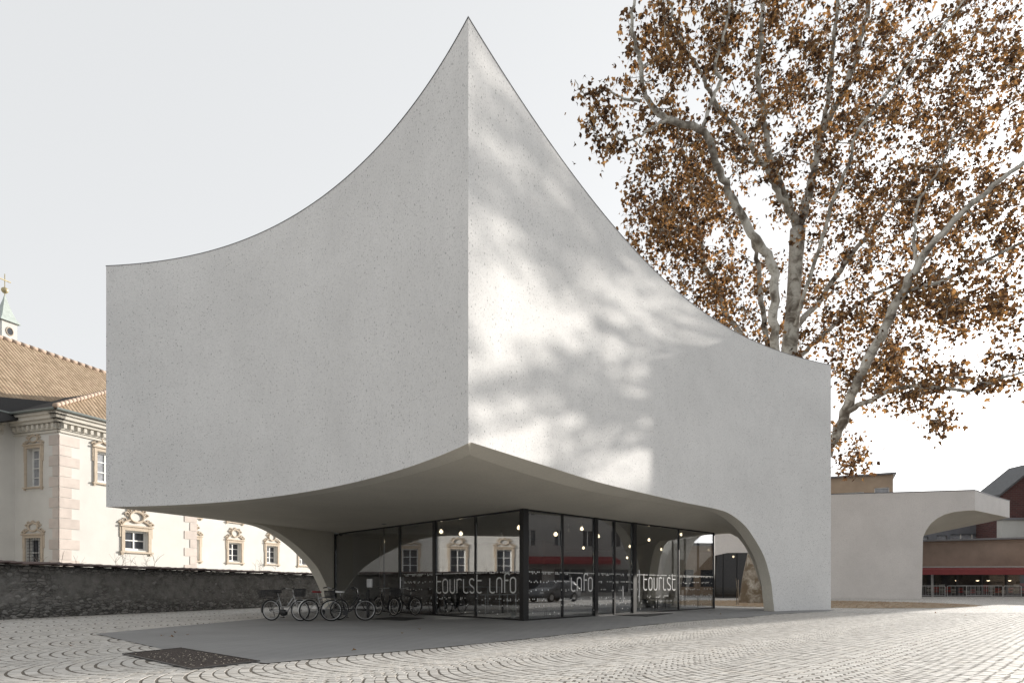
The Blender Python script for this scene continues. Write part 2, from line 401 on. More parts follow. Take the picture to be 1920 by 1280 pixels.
# ------------------------------------------------------------------ the pavilion: concave concrete walls in plan, flat top, arches to the ground
TOP = 11.65
def catmull(P, n=12):
    P = [np.array(p, float) for p in P]; Q = [2*P[0]-P[1]]+P+[2*P[-1]-P[-2]]; out = []
    for i in range(1, len(Q)-2):
        for k in range(n):
            t = k/n; a, b, c, d = Q[i-1], Q[i], Q[i+1], Q[i+2]
            out.append(.5*((2*b)+(c-a)*t+(2*a-5*b+4*c-d)*t*t+(3*b-3*c+d-a)*t**3))
    out.append(P[-1]); return np.array(out)
def bow(a, b, c, n):
    a = np.array(a); b = np.array(b); L = np.linalg.norm(b-a); u = (b-a)/L; nn = np.array([-u[1], u[0]]); out = []
    for i in range(n+1):
        q = i/n; o = q*(1-q)*(c[0]+c[1]*q+c[2]*q*q); out.append(a+u*q*L+nn*o)
    return np.array(out)
PP = (-.8092, 11.8421); PL = (-13.3509, 21.0526); PR = (15.2034, 30.5085)
cL = bow(PL, PP, (9.615, -5.4735, 3.2297), 70)
cR = bow(PP, PR, (6.768, 1.1932, 3.6503), 220)
rb = catmull([(881, 828), (1029, 874.7), (1123, 903.7), (1226, 928.5), (1281, 941), (1342, 953.5), (1368.7, 963), (1395, 983), (1413, 1007), (1431.6, 1040), (1442, 1073), (1448, 1105), (1451, 1149)], 14)
def zR(p):
    x = 960+F*p[0]/p[1]
    if x >= 1451: return -.06
    return EYE+(HZ-np.interp(x, rb[:, 0], rb[:, 1]))/F*p[1]
zLv = [3.73+.05*i/70 for i in range(71)]; zRv = [max(-.06, zR(p)) for p in cR]; zRv[0] = zLv[-1]
cB = catmull([(-8.64, 33), (-9.21, 31.5), (-9.9, 29.7), (-10.6, 27.85), (-11.15, 26.4), (-11.53, 25.4), (-12.15, 23.8), (-12.79, 22.25), PL], 14)
bz = catmull([(21.05, 3.73), (24, 3.73), (26.4, 3.71), (27.66, 3.51), (29.0, 2.94), (30.15, 2.18), (30.7, 1.585), (31.2, .8), (31.5, -.02)], 8)
zBv = [(-.06 if p[1] > 31.5 else float(np.interp(p[1], bz[:, 0], bz[:, 1]))) for p in cB]
cC = catmull([PR, (13.6, 30.95), (12.2, 31.35), (11.0, 32.0), (10.2, 33), (9.3, 35), (8.8, 38), (8.7, 41), (9.0, 44), (9.6, 47)], 16)
def zC(i, p):
    if p[0] > 9.9 and p[1] < 34: return float(np.interp(p[0], [10.9, 11.05, 11.35, 11.6, 11.9, 12.15, 12.3, 12.4], [3.75, 3.72, 3.47, 3.0, 2.2, 1.3, .6, -.06]))
    return float(np.interp(p[1], [36.5, 37.3, 38.0, 38.5, 38.8, 39.0], [3.75, 3.5, 2.8, 1.8, .9, -.06]))
zCv = [zC(i, p) for i, p in enumerate(cC)]
cK = catmull([(9.6, 47), (2, 48.5), (-5.5, 43), (-8.64, 33)], 10); zKv = [-.06]*len(cK)
TH = .5
def soft(i):                            # height of the inner lip of the right front wall
    q = min(1.0, i/150.0); q = q*q*(3-2*q); f = q
    return 3.78+(zRv[i]-3.78)*f if zRv[i] > 3.78 else zRv[i]
def normals(c):
    d = np.gradient(c, axis=0); d /= np.linalg.norm(d, axis=1)[:, None]; return np.stack([-d[:, 1], d[:, 0]], 1)
ring = [('L', cL, zLv), ('R', cR, zRv), ('C', cC, zCv), ('K', cK, zKv), ('B', cB, zBv)]
inner = {}; miters = []
for i in range(5):
    a = ring[i][1]; b = ring[(i+1) % 5][1]; na = normals(a)[-1]; nb = normals(b)[0]; p = a[-1]
    m = np.linalg.solve(np.array([na, nb]), np.array([p@na+TH, p@nb+TH])); miters.append((p, m))
for i, (k, c, z) in enumerate(ring):
    nn = normals(c); I = c+nn*TH
    p0, m0 = miters[i-1]; p1, m1 = miters[i]
    ta = c[1]-c[0]; tb = c[-1]-c[-2]
    def past(q, p, m, sgn):            # on the far side of the mitre line
        e = m-p; cr = e[0]*(q[1]-p[1])-e[1]*(q[0]-p[0]); return cr*sgn
    s0 = np.sign(past(c[len(c)//2], p0, m0, 1)); s1 = np.sign(past(c[len(c)//2], p1, m1, 1))
    for j in range(len(I)):
        if past(I[j], p0, m0, s0) <= 0 and np.linalg.norm(I[j]-p0) < 4: I[j] = m0
        if past(I[j], p1, m1, s1) <= 0 and np.linalg.norm(I[j]-p1) < 4: I[j] = m1
    I[0] = m0; I[-1] = m1; inner[k] = I
pav = thing('pavilion', (0, 20, 0), 'large pale concrete pavilion with concave walls, sharp prow and arched openings', 'building')
lab = {'L': 'shaded concave wall left of the prow', 'R': 'concave wall right of the prow with dappled sun', 'B': None, 'C': None, 'K': None}
nm = {'L': 'front_wall', 'R': 'front_wall', 'C': 'courtyard_wall', 'K': 'rear_wall', 'B': 'side_wall'}
for k, c, z in ring:
    I = inner[k]; g = MB(); n = len(c)
    rows = 10
    g.grid([[(p[0], p[1], z[i]+(TOP-z[i])*r/rows) for i, p in enumerate(c)] for r in range(rows+1)])
    g.grid([[(p[0], p[1], TOP) for p in c], [(p[0], p[1], TOP) for p in I]])
    g.grid([[(p[0], p[1], z[i]+.0) for i, p in enumerate(I)], [(p[0], p[1], TOP) for p in I]])
    o = g.build(nm[k], M['concrete'], pav)
    if lab[k]: o['label'] = lab[k]
    g = MB(); g.grid([[(p[0], p[1], z[i]) for i, p in enumerate(c)], [(p[0], p[1], soft(i) if k == 'R' else z[i]) for i, p in enumerate(I)]])
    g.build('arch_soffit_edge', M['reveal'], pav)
    g = MB()                                                   # thin metal coping on the parapet
    cc = c+(c-I)*.02
    g.grid([[(p[0], p[1], TOP-.008) for p in cc], [(p[0], p[1], TOP+.012) for p in cc], [(p[0], p[1], TOP+.012) for p in I], [(p[0], p[1], TOP-.02) for p in I]])
    g.build('coping', M['sheet_metal'], pav)
g = MB(); g.poly([(p[0], p[1], TOP-.5) for k, c, z in ring for p in inner[k][2:-2:4]])
g.build('roof', M['sheet_metal'], pav)
# glazing lines
GC = (.40, 20.8); GE = (-8.68, 31.4); GG = (10.15, 32.2)
def lerp(a, b, t): return tuple(x+(y-x)*t for x, y in zip(a, b))
ZC, ZE, ZG = 3.64, 3.69, 3.80
# soffit: ruled between the wall feet and the glazing heads
g = MB()
I = inner['R']; xi = [960+F*p[0]/p[1] for p in I]
k1 = max(i for i in range(len(I)) if xi[i] < 1336)
k1 = (k1//3)*3; A = [(I[i][0], I[i][1], soft(i)) for i in range(0, k1+1, 3)]
Bc = [(*lerp(GC, GG, j/(len(A)-1)), ZC+(ZG-ZC)*j/(len(A)-1)) for j in range(len(A))]
def ruled(g, A, B, n=6, sag=0.0):
    rows = []
    for r in range(n+1):
        t = r/n; rows.append([(a[0]+(b[0]-a[0])*t, a[1]+(b[1]-a[1])*t, a[2]+(b[2]-a[2])*t) for a, b in zip(A, B)])
    g.grid(rows)
ruled(g, A, Bc)
k2 = max(i for i in range(len(I)) if zRv[i] > 0)
A2 = [(I[i][0], I[i][1], soft(i)) for i in range(k1, k2+1, 2)]
IC = inner['C']
jc = [j for j in range(len(IC)) if IC[j][1] < 33.2 and zCv[j] > -.05 and cC[j][0] > 9.9 and IC[j][0] > 10.3]; jc = jc[::-1]
cp = np.array([(*GG, ZG)]+[(IC[j][0], IC[j][1], zCv[j]) for j in jc]); tt = np.linspace(0, 1, len(cp)); cp[0] = (*GG, ZG)
B2 = [tuple(np.interp(q, tt, cp[:, d]) for d in range(3)) for q in np.linspace(0, 1, len(A2))]
ruled(g, A2, B2)
I = inner['L']; n = len(I); MID = .55
A3 = [(I[i][0], I[i][1], zLv[i]) for i in range(n-1, -1, -3)]
B3 = [(*lerp(GC, GE, MID*j/(len(A3)-1)), ZC+(ZE-ZC)*MID*j/(len(A3)-1)) for j in range(len(A3))]
ruled(g, A3, B3)
I = inner['B']; ids = [i for i in range(len(I)-1, -1, -1) if I[i][1] < 31.35]
A4 = [(I[i][0], I[i][1], 3.73) for i in ids]
B4 = [(*lerp(GC, GE, MID+(1-MID)*j/(len(A4)-1)), ZC+(ZE-ZC)*(MID+(1-MID)*j/(len(A4)-1))) for j in range(len(A4))]
ruled(g, A4, B4)
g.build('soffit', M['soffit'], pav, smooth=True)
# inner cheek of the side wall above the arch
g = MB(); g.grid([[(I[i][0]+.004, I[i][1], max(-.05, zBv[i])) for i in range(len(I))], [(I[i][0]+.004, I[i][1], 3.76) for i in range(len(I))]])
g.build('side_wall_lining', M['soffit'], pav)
# room behind the glass
g = MB(); g.poly([(*GC, ZC+.01), (*GG, ZG), (9.0, 36.4, 3.72), (8.2, 41, 3.7), (8.2, 45.5, 3.7), (2, 47.6, 3.7), (-5, 42.4, 3.7), (*GE, ZE)])
g.build('ceiling', M['ceiling'], pav)
def interior_wall(pts, z1, m, name, t=.2):
    for a, b in zip(pts[:-1], pts[1:]):
        a = Vector((*a, 0)); b = Vector((*b, 0)); u = (b-a).normalized(); nn = Vector((-u.y, u.x, 0)); L = (b-a).length
        k = max(1, round(L/1.1))
        for i in range(k):
            g = MB(); g.obox(a, u, nn, (0, 0, 1), (i*L/k+.006, 0, .01), ((i+1)*L/k-.006, t, z1)); g.build(name, m, pav)
interior_wall([(-3.2, 38.5), (1.6, 34.2)], 3.6, M['wood'], 'wood_panel')
interior_wall([(1.6, 34.2), (3.2, 40.5)], 3.6, M['wood'], 'wood_panel')
g = MB(); g.box((-5.2, 33.6, 1.8), (.25, 4.2, 3.6), R(-40)); g.build('partition', M['wood'], pav)

def glazing(A, B, zA, zB, cuts, normal_sign=1):
    """cuts: list of (pixel x, half width, depth) uprights incl. both ends"""
    a = Vector((*A, 0)); b = Vector((*B, 0)); u = (b-a).normalized(); nn = Vector((u.y, -u.x, 0))*normal_sign; L = (b-a).length
    S = [onplane(A, B, c[0], HZ)[0] for c in cuts]
    zt = lambda s: zA+(zB-zA)*s/L
    for (x, hw, dp), s in zip(cuts, S):
        g = MB(); g.obox(a, u, nn, (0, 0, 1), (s-hw, -dp/2, .009), (s+hw, dp/2, zt(s)+.0)); g.build('mullion', M['black_metal'], pav)
    for (c0, s0), (c1, s1) in zip(list(zip(cuts, S))[:-1], list(zip(cuts, S))[1:]):
        p0 = s0+c0[1]+.004; p1 = s1-c1[1]-.004
        def P(s, d, z): return tuple(a+u*s+nn*d+Vector((0, 0, z)))
        g = MB(); g.hexa([P(p0, -.01, .06), P(p1, -.01, .06), P(p1, .01, .06), P(p0, .01, .06), P(p0, -.01, zt(p0)-.06), P(p1, -.01, zt(p1)-.06), P(p1, .01, zt(p1)-.06), P(p0, .01, zt(p0)-.06)])
        g.build('pane', M['glass'], pav)
        g = MB()
        g.hexa([P(p0, -.04, .009), P(p1, -.04, .009), P(p1, .04, .009), P(p0, .04, .009), P(p0, -.04, .058), P(p1, -.04, .058), P(p1, .04, .058), P(p0, .04, .058)])
        g.build('sill_rail', M['black_metal'], pav)
        g = MB(); q = lambda s: zt(s)
        g.hexa([P(p0, -.04, q(p0)-.058), P(p1, -.04, q(p1)-.058), P(p1, .04, q(p1)-.058), P(p0, .04, q(p0)-.058), P(p0, -.04, q(p0)-.002), P(p1, -.04, q(p1)-.002), P(p1, .04, q(p1)-.002), P(p0, .04, q(p0)-.002)])
        g.build('head_rail', M['black_metal'], pav)
    return a, u, nn, L
CL_ = [(983, .0, .0), (892, .035, .08), (815.5, .09, .12), (750, .05, .1), (720, .012, .03), (629, .05, .1)]
CL_[0] = (982.0, .10, .2)
aL, uL, nL, LL = glazing(GC, GE, ZC, ZE, CL_, -1)
CR_ = [(986.5, .06, .12), (1054, .035, .08), (1116, .10, .14), (1151, .05, .1), (1188, .13, .14), (1272, .03, .08), (1338, .05, .1)]
aR, uR, nR, LR = glazing(GC, GG, ZC, ZG, CR_, 1)
# courtyard glazing
aC = Vector((*GG, 0)); bC = Vector((8.95, 38.3, 0)); uC = (bC-aC).normalized(); nC = Vector((uC.y, -uC.x, 0)); LC = (bC-aC).length
for k in range(4):
    s = .12+k*(LC-.12)/4; g = MB(); g.obox(aC, uC, nC, (0, 0, 1), (s-.03, -.05, .009), (s+.03, .05, 3.74)); g.build('mullion', M['black_metal'], pav)
    g = MB(); g.obox(aC, uC, nC, (0, 0, 1), (s+.035, -.008, .03), (s+(LC-.12)/4-.035, .008, 3.72)); g.build('pane', M['glass_clear'], pav)
# door leaf, pull bars
def bar(a, u, nn, AB, x, y0, y1, off, name='pull_bar'):
    s, z0 = onplane(*AB, x, y1); _, z1 = onplane(*AB, x, y0); p = a+u*s+nn*off
    g = MB(); g.tube([p+Vector((0, 0, z0)), p+Vector((0, 0, z1))], .022, 8)
    for z in (z0+.12, z1-.12): g.tube([p+Vector((0, 0, z)), p-nn*(off-.01)+Vector((0, 0, z))], .012, 6)
    g.build(name, M['chrome'], pav)
bar(aL, uL, nL, (GC, GE), 753.5, 1081, 1128, .07); bar(aR, uR, nR, (GC, GG), 1195.5, 1068, 1127, .07)
bar(aR, uR, nR, (GC, GG), 1165, 1098, 1128, .07)
# lettering: monoline strokes laid on the glass, traced in letter space
def arc(cx, cy, rx, ry, a0, a1, n=10):
    return [(cx+rx*math.cos(R(a0+(a1-a0)*i/n)), cy+ry*math.sin(R(a0+(a1-a0)*i/n))) for i in range(n+1)]
r_ = .17
GL = {'t': ([[(0, 1.28)]+[(0, .2)]+arc(.2, .2, .2, .2, 180, 320)[1:], [(0, .86), (.36, .86)]], .42),
      'o': ([arc(.2, .8, .2, .2, 0, 180)+arc(.2, .2, .2, .2, 180, 360)+[(.4, .8)]], .5),
      'u': ([[(0, 1.0), (0, .2)]+arc(.2, .2, .2, .2, 180, 360)[1:]+[(.4, 1.0)]], .52),
      'r': ([[(0, 0), (0, 1.0)], [(0, .82)]+arc(.17, .82, .17, .18, 180, 30)[1:]], .42),
      'i': ([[(0, 1.0), (0, .2)]+arc(.2, .2, .2, .2, 180, 320)[1:]], .42),
      's': ([arc(.18, .8, .18, .2, 20, 180)+arc(.18, .72, .18, .2, 180, 235)[1:]+[(.28, .40)]+arc(.2, .2, .18, .2, 40, -160)[1:]], .46),
      'n': ([[(0, 0), (0, .8)]+arc(.2, .8, .2, .2, 180, 0)[1:]+[(.4, 0)]], .52),
      'f': ([[(0, 0), (0, 1.1)]+arc(.19, 1.1, .19, .19, 180, 20)[1:], [(0, .82), (.28, .82)]], .40), ' ': ([], .32)}
def write(txt, a, u, nn, AB, x0, x1, yb, yt, name):
    s0, z0 = onplane(*AB, x0, yb); s1, _ = onplane(*AB, x1, yb); _, z1 = onplane(*AB, x0, yt)
    tot = {'t': .38, 'o': .4, 'u': .4, 'r': .33, 'i': .36, 's': .37, 'n': .4, 'f': .37}[txt]; k = abs(s1-s0)/tot; h = (z1-z0); sg = 1 if s1 > s0 else -1
    cur = 0
    for c in txt:
        if c == ' ': cur += GL[c][1]; continue
        g = MB()
        for st in GL[c][0]:
            P = [Vector((s0+sg*(cur+p[0])*k, z0+p[1]*h)) for p in st]; w2 = .026
            Lf, Rt = [], []
            for i, p in enumerate(P):
                t = (P[min(i+1, len(P)-1)]-P[max(0, i-1)]).normalized(); n2 = Vector((-t.y, t.x))*w2
                Lf.append(p+n2); Rt.append(p-n2)
            for off in (.016, .018):
                g.grid([[a+u*p.x+nn*off+Vector((0, 0, p.y)) for p in Lf], [a+u*p.x+nn*off+Vector((0, 0, p.y)) for p in Rt]])
        o = g.build('letter', M['white_vinyl'], pav); o['label'] = 'white letter %s of the glass lettering' % c
        cur += GL[c][1]
ABL = (GC, GE); ABR = (GC, GG)
for c, x0, x1, yb, yt in (('t', 819.5, 828, 1110.8, 1086), ('o', 831, 840, 1110.8, 1085.5), ('u', 844.5, 853, 1110.8, 1085.3), ('r', 857.5, 866.5, 1110.8, 1085), ('i', 869.8, 878.5, 1110.7, 1084.8), ('s', 881, 890, 1110.6, 1084.3),
                          ('t', 894.8, 904, 1110.6, 1084), ('i', 919, 928.5, 1110.5, 1083.2), ('n', 932, 941.5, 1110.5, 1082.6), ('f', 947, 956, 1110.5, 1082.2), ('o', 957.5, 967.5, 1110.4, 1082)): write(c, aL, uL, nL, ABL, x0, x1, yb, yt, 'letter')
for c, x0, x1 in (('i', 1070.5, 1078), ('n', 1081.5, 1089.5), ('f', 1094.5, 1101.5), ('o', 1102.5, 1109.8)): write(c, aR, uR, nR, ABR, x0, x1, 1107.3, 1082, 'letter')
for c, x0, x1 in (('t', 1206.5, 1212.8), ('o', 1215.8, 1222), ('u', 1225.6, 1231.4), ('r', 1235.2, 1240.6), ('i', 1243.4, 1248), ('s', 1250.6, 1256.6), ('t', 1260, 1266)): write(c, aR, uR, nR, ABR, x0, x1, 1105.3, 1082, 'letter')
def dots(a, u, nn, L, s_lo, s_hi, skip):
    g = MB(); rs = random.Random(int(L*100)+int(s_lo*10))
    rows = [(1.60, .85), (1.55, .45), (1.30, .35), (1.26, .2), (1.0, .22), (.96, .10), (.70, .26), (.65, .20), (.47, .15), (.43, .10), (.24, .05), (.18, .04)]
    for z, pr in rows:
        s = s_lo
        while s < s_hi:
            if rs.random() < pr and not any(x0 < s < x1 and .8 < z < 1.56 for x0, x1 in skip):
                h = .021; p = a+u*s+nn*.017
                g.quad(*[p+u*x+Vector((0, 0, z+y)) for x, y in ((-h, -h), (h, -h), (h, h), (-h, h))])
            s += .085
    tag(g.build('dot_pattern', M['dot_vinyl'], pav, recalc=False), kind='stuff')
sk = lambda AB, x0, x1: tuple(sorted((onplane(*AB, x0, HZ)[0], onplane(*AB, x1, HZ)[0])))
dots(aL, uL, nL, LL, .25, onplane(*ABL, 758, HZ)[0], [sk(ABL, 816, 972)])
dots(aR, uR, nR, LR, .25, LR-.1, [sk(ABR, 1066, 1114), sk(ABR, 1200, 1270)])

# ------------------------------------------------------------------ things under the roof
def pendant(x, y, D, lit, label, r=.075):
    c = px(x, y, D); zc = 3.66; r *= .8
    t = thing('pendant_lamp', c, label, 'lamp', 'bulb lamps hanging in the glazed room')
    g = MB(); g.tube([(c.x, c.y, c.z+.2), (c.x, c.y, zc)], .006, 5); g.build('cord', M['black_plastic'], t)
    g = MB(); g.lathe([(.032, .09), (.036, .12), (.036, .19), (.022, .21)], c, 10); g.build('socket', M['black_plastic'], t)
    g = MB(); k = r/.075
    g.lathe([(.012, -.075), (.045, -.062), (.07, -.03), (.075, 0), (.066, .03), (.04, .065), (.03, .09)] if k == 1 else [(.012*k, -.075*k), (.045*k, -.062*k), (.07*k, -.03*k), (.075*k, 0), (.066*k, .03*k), (.04, .065), (.03, .09)], c, 12)
    g.build('bulb', M['bulb_lit'] if lit else M['bulb_off'], t, smooth=True)
PEND = [(827, 996, 26.2, 1, 'lit bulb lamp nearest the door left of the glass lettering', .1), (841, 1002, 28.5, 0, 'unlit bulb lamp between the two lit ones left of the corner', .07),
        (864, 1000, 26.5, 1, 'second lit bulb lamp above the word tourist on the left glass', .1), (940, 1002, 25.0, 0, 'clear bulb lamp on a long cord above the word info', .08),
        (973, 989, 22.6, 1, 'lit bulb lamp just left of the glass corner post', .085), (1042, 1001, 25.4, 1, 'lit round bulb lamp just right of the glass corner', .1),
        (1066, 995, 26.5, 0, 'unlit bulb lamp in the second pane right of the corner', .075), (1091, 991, 26.0, 1, 'highest lit bulb lamp in the second pane right of the corner', .085),
        (1094, 1027, 33, 1, 'small far bulb lamp below the high one in the second pane', .08), (1122, 1005, 29, 1, 'lit bulb lamp at the left edge of the glass door', .08),
        (1176, 1045, 41, 1, 'lowest small bulb lamp seen through the glass door', .09), (1181, 1024, 36, 1, 'bulb lamp at the right edge of the glass door', .08),
        (1217, 1012, 31, 1, 'lit bulb lamp above the right-hand word tourist', .08), (1240, 1030, 35, 1, 'small far bulb lamp right of the right-hand word tourist', .06),
        (1277, 1002, 31.5, 1, 'lit bulb lamp in the last pane before the courtyard', .075)]
for a in PEND: pendant(*a)
def chair(loc, rz, label):
    t = thing('chair', loc, label, 'chair', 'black shell chairs inside the glass')
    P = []
    t.rotation_euler = (0, 0, rz)
    g = MB(); rows = []
    for i in range(9):                 # moulded shell: seat curving up into back
        s = i/8; y = -.24+.44*min(1, s*1.8) if s < .55 else .2+.06*(s-.55)/.45; z = .45+.02*math.cos(s*6) if s < .5 else .45+.38*((s-.5)/.5)**1.1
        wv = .24*(1-.25*max(0, s-.7)/.3)
        rows.append([(wv*x, y-.05*x*x*(s > .5), z+.05*abs(x)**3+(.10*abs(x)**4 if .3 < s < .75 else 0)) for x in (-1, -.6, 0, .6, 1)])
    g.grid(rows); b = [[(x, y, z-.018) for x, y, z in r] for r in rows]; g.grid(b[::-1])
    place('shell', fin(g, 'shell', M['black_plastic']), t).location = (0, 0, 0)
    for sx, sy in ((-1, -1), (1, -1), (1, 1), (-1, 1)):
        g = MB(); g.tube([(sx*.12, sy*.1-.02, .43), (sx*.25, sy*.24-.02, 0)], [.016, .011], 6)
        place('leg', fin(g, 'leg', M['black_plastic']), t).location = (0, 0, 0)
    return t
def fin(g, name, m, smooth=False):
    me = g.mesh(name); bm = bmesh.new(); bm.from_mesh(me); bmesh.ops.remove_doubles(bm, verts=bm.verts, dist=1e-6); bmesh.ops.recalc_face_normals(bm, faces=bm.faces); bm.to_mesh(me); bm.free()
    me.materials.append(m)
    if smooth: me.polygons.foreach_set('use_smooth', [True]*len(me.polygons))
    return me
p = gp(1206, 1140.5); chair((p.x, p.y+.2, .009), R(160), 'black chair behind the right-hand word tourist, left of the table')
p = gp(1256, 1140); chair((p.x, p.y+.1, .009), R(-60), 'black chair right of the low table behind the glass')
def table(loc, rz, w, d, h, label, cat='table', m='black_plastic'):
    t = thing('table', loc, label, cat); t.rotation_euler = (0, 0, rz)
    g = MB(); g.box((0, 0, h-.015), (w, d, .03)); place('table_top', fin(g, 'table_top', M[m]), t).location = (0, 0, 0)
    for sx in (-1, 1):
        for sy in (-1, 1):
            g = MB(); g.box((sx*(w/2-.04), sy*(d/2-.04), (h-.03)/2), (.035, .035, h-.031)); place('leg', fin(g, 'leg', M[m]), t).location = (0, 0, 0)
p = gp(1235, 1141); table((p.x, p.y+.5, .009), R(40), .7, .7, .5, 'low black table between the two chairs behind the glass')
p = gp(960, 1157); table((p.x-.6, p.y+2.2, .009), R(40), 1.6, .6, .8, 'pale desk behind the lettering left of the glass corner', 'desk', 'grey_plastic')
p = gp(875, 1152); table((p.x, p.y+2.5, .009), R(-49), 3.2, .7, 1.1, 'long grey counter behind the left glass', 'counter', 'grey_plastic')
def stool(loc, label):
    t = thing('stool', loc, label, 'stool')
    g = MB(); g.lathe([(.16, .44), (.17, .455), (.165, .47)], (0, 0, 0), 16); place('seat', fin(g, 'seat', M['black_plastic']), t).location = (0, 0, 0)
    for k in range(4):
        a = k*1.571+.5; g = MB(); g.tube([(.1*math.cos(a), .1*math.sin(a), .44), (.2*math.cos(a), .2*math.sin(a), 0)], .011, 6); place('leg', fin(g, 'leg', M['black_metal']), t).location = (0, 0, 0)
p = gp(1015, 1156); stool((p.x+.3, p.y+.5, .009), 'small round stool on thin legs just right of the glass corner')
# potted agave by the corner
p = gp(962, 1158); t = thing('potted_plant', (p.x, p.y+.4, .009), 'small pale spiky plant on the floor left of the glass corner post', 'plant')
g = MB(); g.lathe([(.09, 0), (.12, .16), (.125, .17)], (0, 0, 0), 14); place('pot', fin(g, 'pot', M['white_paint']), t).location = (0, 0, 0)
M['agave'] = plain('agave', (.36, .40, .34), .6)
g = MB()
for k in range(14):
    a = k*2.4; l = random.uniform(.2, .38); tl = random.uniform(.15, .6)
    d = Vector((math.cos(a)*math.sin(tl), math.sin(a)*math.sin(tl), math.cos(tl))); s_ = Vector((-math.sin(a), math.cos(a), 0))*.02
    b = Vector((0, 0, .16)); g.quad(b-s_, b+s_, b+d*l*.5+s_*1.2, b+d*l*.5-s_*1.2); g.poly([b+d*l*.5-s_*1.2, b+d*l*.5+s_*1.2, b+d*l])
place('leaves', fin(g, 'leaves', M['agave']), t).location = (0, 0, 0)
# dark display column behind the last word, seen through the glass
c = px(1277, 1100, 34.5); t = thing('display_panel', (c.x, c.y, .009), 'tall dark brown display panel behind the glass right of the word tourist', 'panel')
z1 = px(1277, 1049, 34.5).z; z0 = px(1277, 1105, 34.5).z
g = MB(); g.box((c.x, c.y, (z0+z1)/2), (.36, .06, z1-z0)); g.build('board', M['wood'], t)
g = MB(); g.box((c.x, c.y+.05, z1/2), (.06, .04, z1-.02)); g.build('post', M['black_metal'], t)
# outside: info post, mats, dome camera, ceiling spot
p = gp(690, 1158.5)
t = thing('info_post', (p.x, p.y, .008), 'slim black post with grey card holder in front of the dark glass', 'post')
g = MB(); g.box((p.x, p.y, .51), (.085, .06, 1.0), R(-20)); g.build('post', M['black_metal'], t)
g = MB(); g.box((p.x+.06, p.y, 1.235), (.22, .045, .30), R(-20)); g.build('card_holder', M['grey_plastic'], t, bevel=.006)
g = MB(); g.box((p.x+.085, p.y-.033, 1.235), (.02, .008, .26), R(-20)); g.build('light_strip', M['white_paint'], t)
g = MB(); g.box((p.x, p.y, .014), (.2, .2, .012), R(-20)); g.build('base_plate', M['black_metal'], t)
def mat_(pts, label):
    c = sum((Vector(q) for q in pts), Vector())/4; t = thing('door_mat', (c.x, c.y, .009), label, 'mat')
    g = MB(); g.prism([(q.x, q.y) for q in pts], .009, .022); g.build('mat', M['black_plastic'], t)
    g = MB(); b = [c+(Vector(q)-c)*.93 for q in pts]; g.prism([(q.x, q.y) for q in b], .0225, .027); g.build('bristles', M['rubber'], t)
mat_([gp(694, 1160.5), gp(757, 1163.5), gp(796, 1158.8), gp(735, 1156.5)], 'dark recessed mat in front of the left glass door')
mat_([gp(1150, 1152.5), gp(1215, 1155.5), gp(1262, 1149.5), gp(1200, 1148)], 'dark recessed mat in front of the right glass door')
c = px(631, 997, 31.0); t = thing('security_camera', c, 'small pale dome camera at the soffit corner above the bicycles', 'camera')
g = MB(); g.lathe([(.10, .0), (.11, .06), (.11, .16)], c+Vector((0, 0, -.1)), 14); g.build('mount', M['grey_plastic'], t)
g = MB(); g.lathe([(.02, -.085), (.06, -.065), (.085, -.03), (.09, 0)], c+Vector((0, 0, -.101)), 14); g.build('dome', M['black_plastic'], t, smooth=True)
c = px(720, 982, 26.2); t = thing('ceiling_spot', c, 'small round spotlight under the concrete soffit left of the door', 'spotlight')
g = MB(); g.lathe([(.10, 0), (.12, .03), (.12, .1)], c, 16); g.build('housing', M['grey_plastic'], t)
g = MB(); g.lathe([(.07, -.006), (.085, -.002)], c, 16); g.build('lens', M['black_plastic'], t)

# ------------------------------------------------------------------ rear wing of the pavilion round the courtyard
wing = thing('concrete_wing', (25, 57, 0), 'lower concrete wing with an arched canopy prow beyond the tree, at right', 'building')
TW = EYE+171*57/F
def wx(x, y): D = (TW-EYE)*F/(HZ-y); return ((x-960)/F*D, D)
Wp = wx(1828, 918); We = wx(1893, 938.5)
cW = catmull([(3, 61.5), (12, 60.2), (20, 58.7), wx(1558, 926), wx(1700, 922), Wp], 14)
def zW(p):
    x = 960+F*p[0]/p[1]
    a1 = np.interp(x, [1285, 1300, 1330, 1365, 1500, 1525, 1540], [0, 2.2, 3.8, 4.15, 4.15, 2.5, 0])
    y2 = np.interp(x, [1729, 1730, 1732, 1737, 1745, 1757, 1772, 1790, 1808, 1828], [1124, 1010, 1003, 993, 981, 971, 963.5, 959, 957, 956])
    a2 = EYE+(HZ-y2)/F*p[1] if x > 1729 else 0
    z = max(a1, a2); return z if z > .05 else -.05
cW = np.array([p for a, b in zip(cW[:-1], cW[1:]) for p in np.linspace(a, b, 4, endpoint=False)]+[cW[-1]])
zWv = [zW(p) for p in cW]
cE = np.array([np.array(Wp)+(np.array(We)-np.array(Wp))*t-np.array([.35, -.1])*4*t*(1-t)*.3 for t in np.linspace(0, 1, 8)])
zEb = [EYE+(HZ-(956+(970-956)*t))/F*p[1] for t, p in zip(np.linspace(0, 1, 8), cE)]
g = MB(); g.grid([[(p[0], p[1], zWv[i]+(TW-zWv[i])*r/5) for i, p in enumerate(cW)] for r in range(6)]); g.build('front_wall', M['wing_concrete'], wing)
g = MB(); g.grid([[(p[0], p[1], zEb[i]) for i, p in enumerate(cE)], [(p[0], p[1], TW) for p in cE]]); g.build('canopy_wall', M['wing_concrete'], wing)
bk = cW+np.array([-.2, 3.0]); 
g = MB(); g.grid([[(p[0], p[1], zWv[i]) for i, p in enumerate(cW)], [(p[0]-.1, p[1]+.55, zWv[i]) for i, p in enumerate(cW)]]); g.build('arch_soffit_edge', M['soffit'], wing)
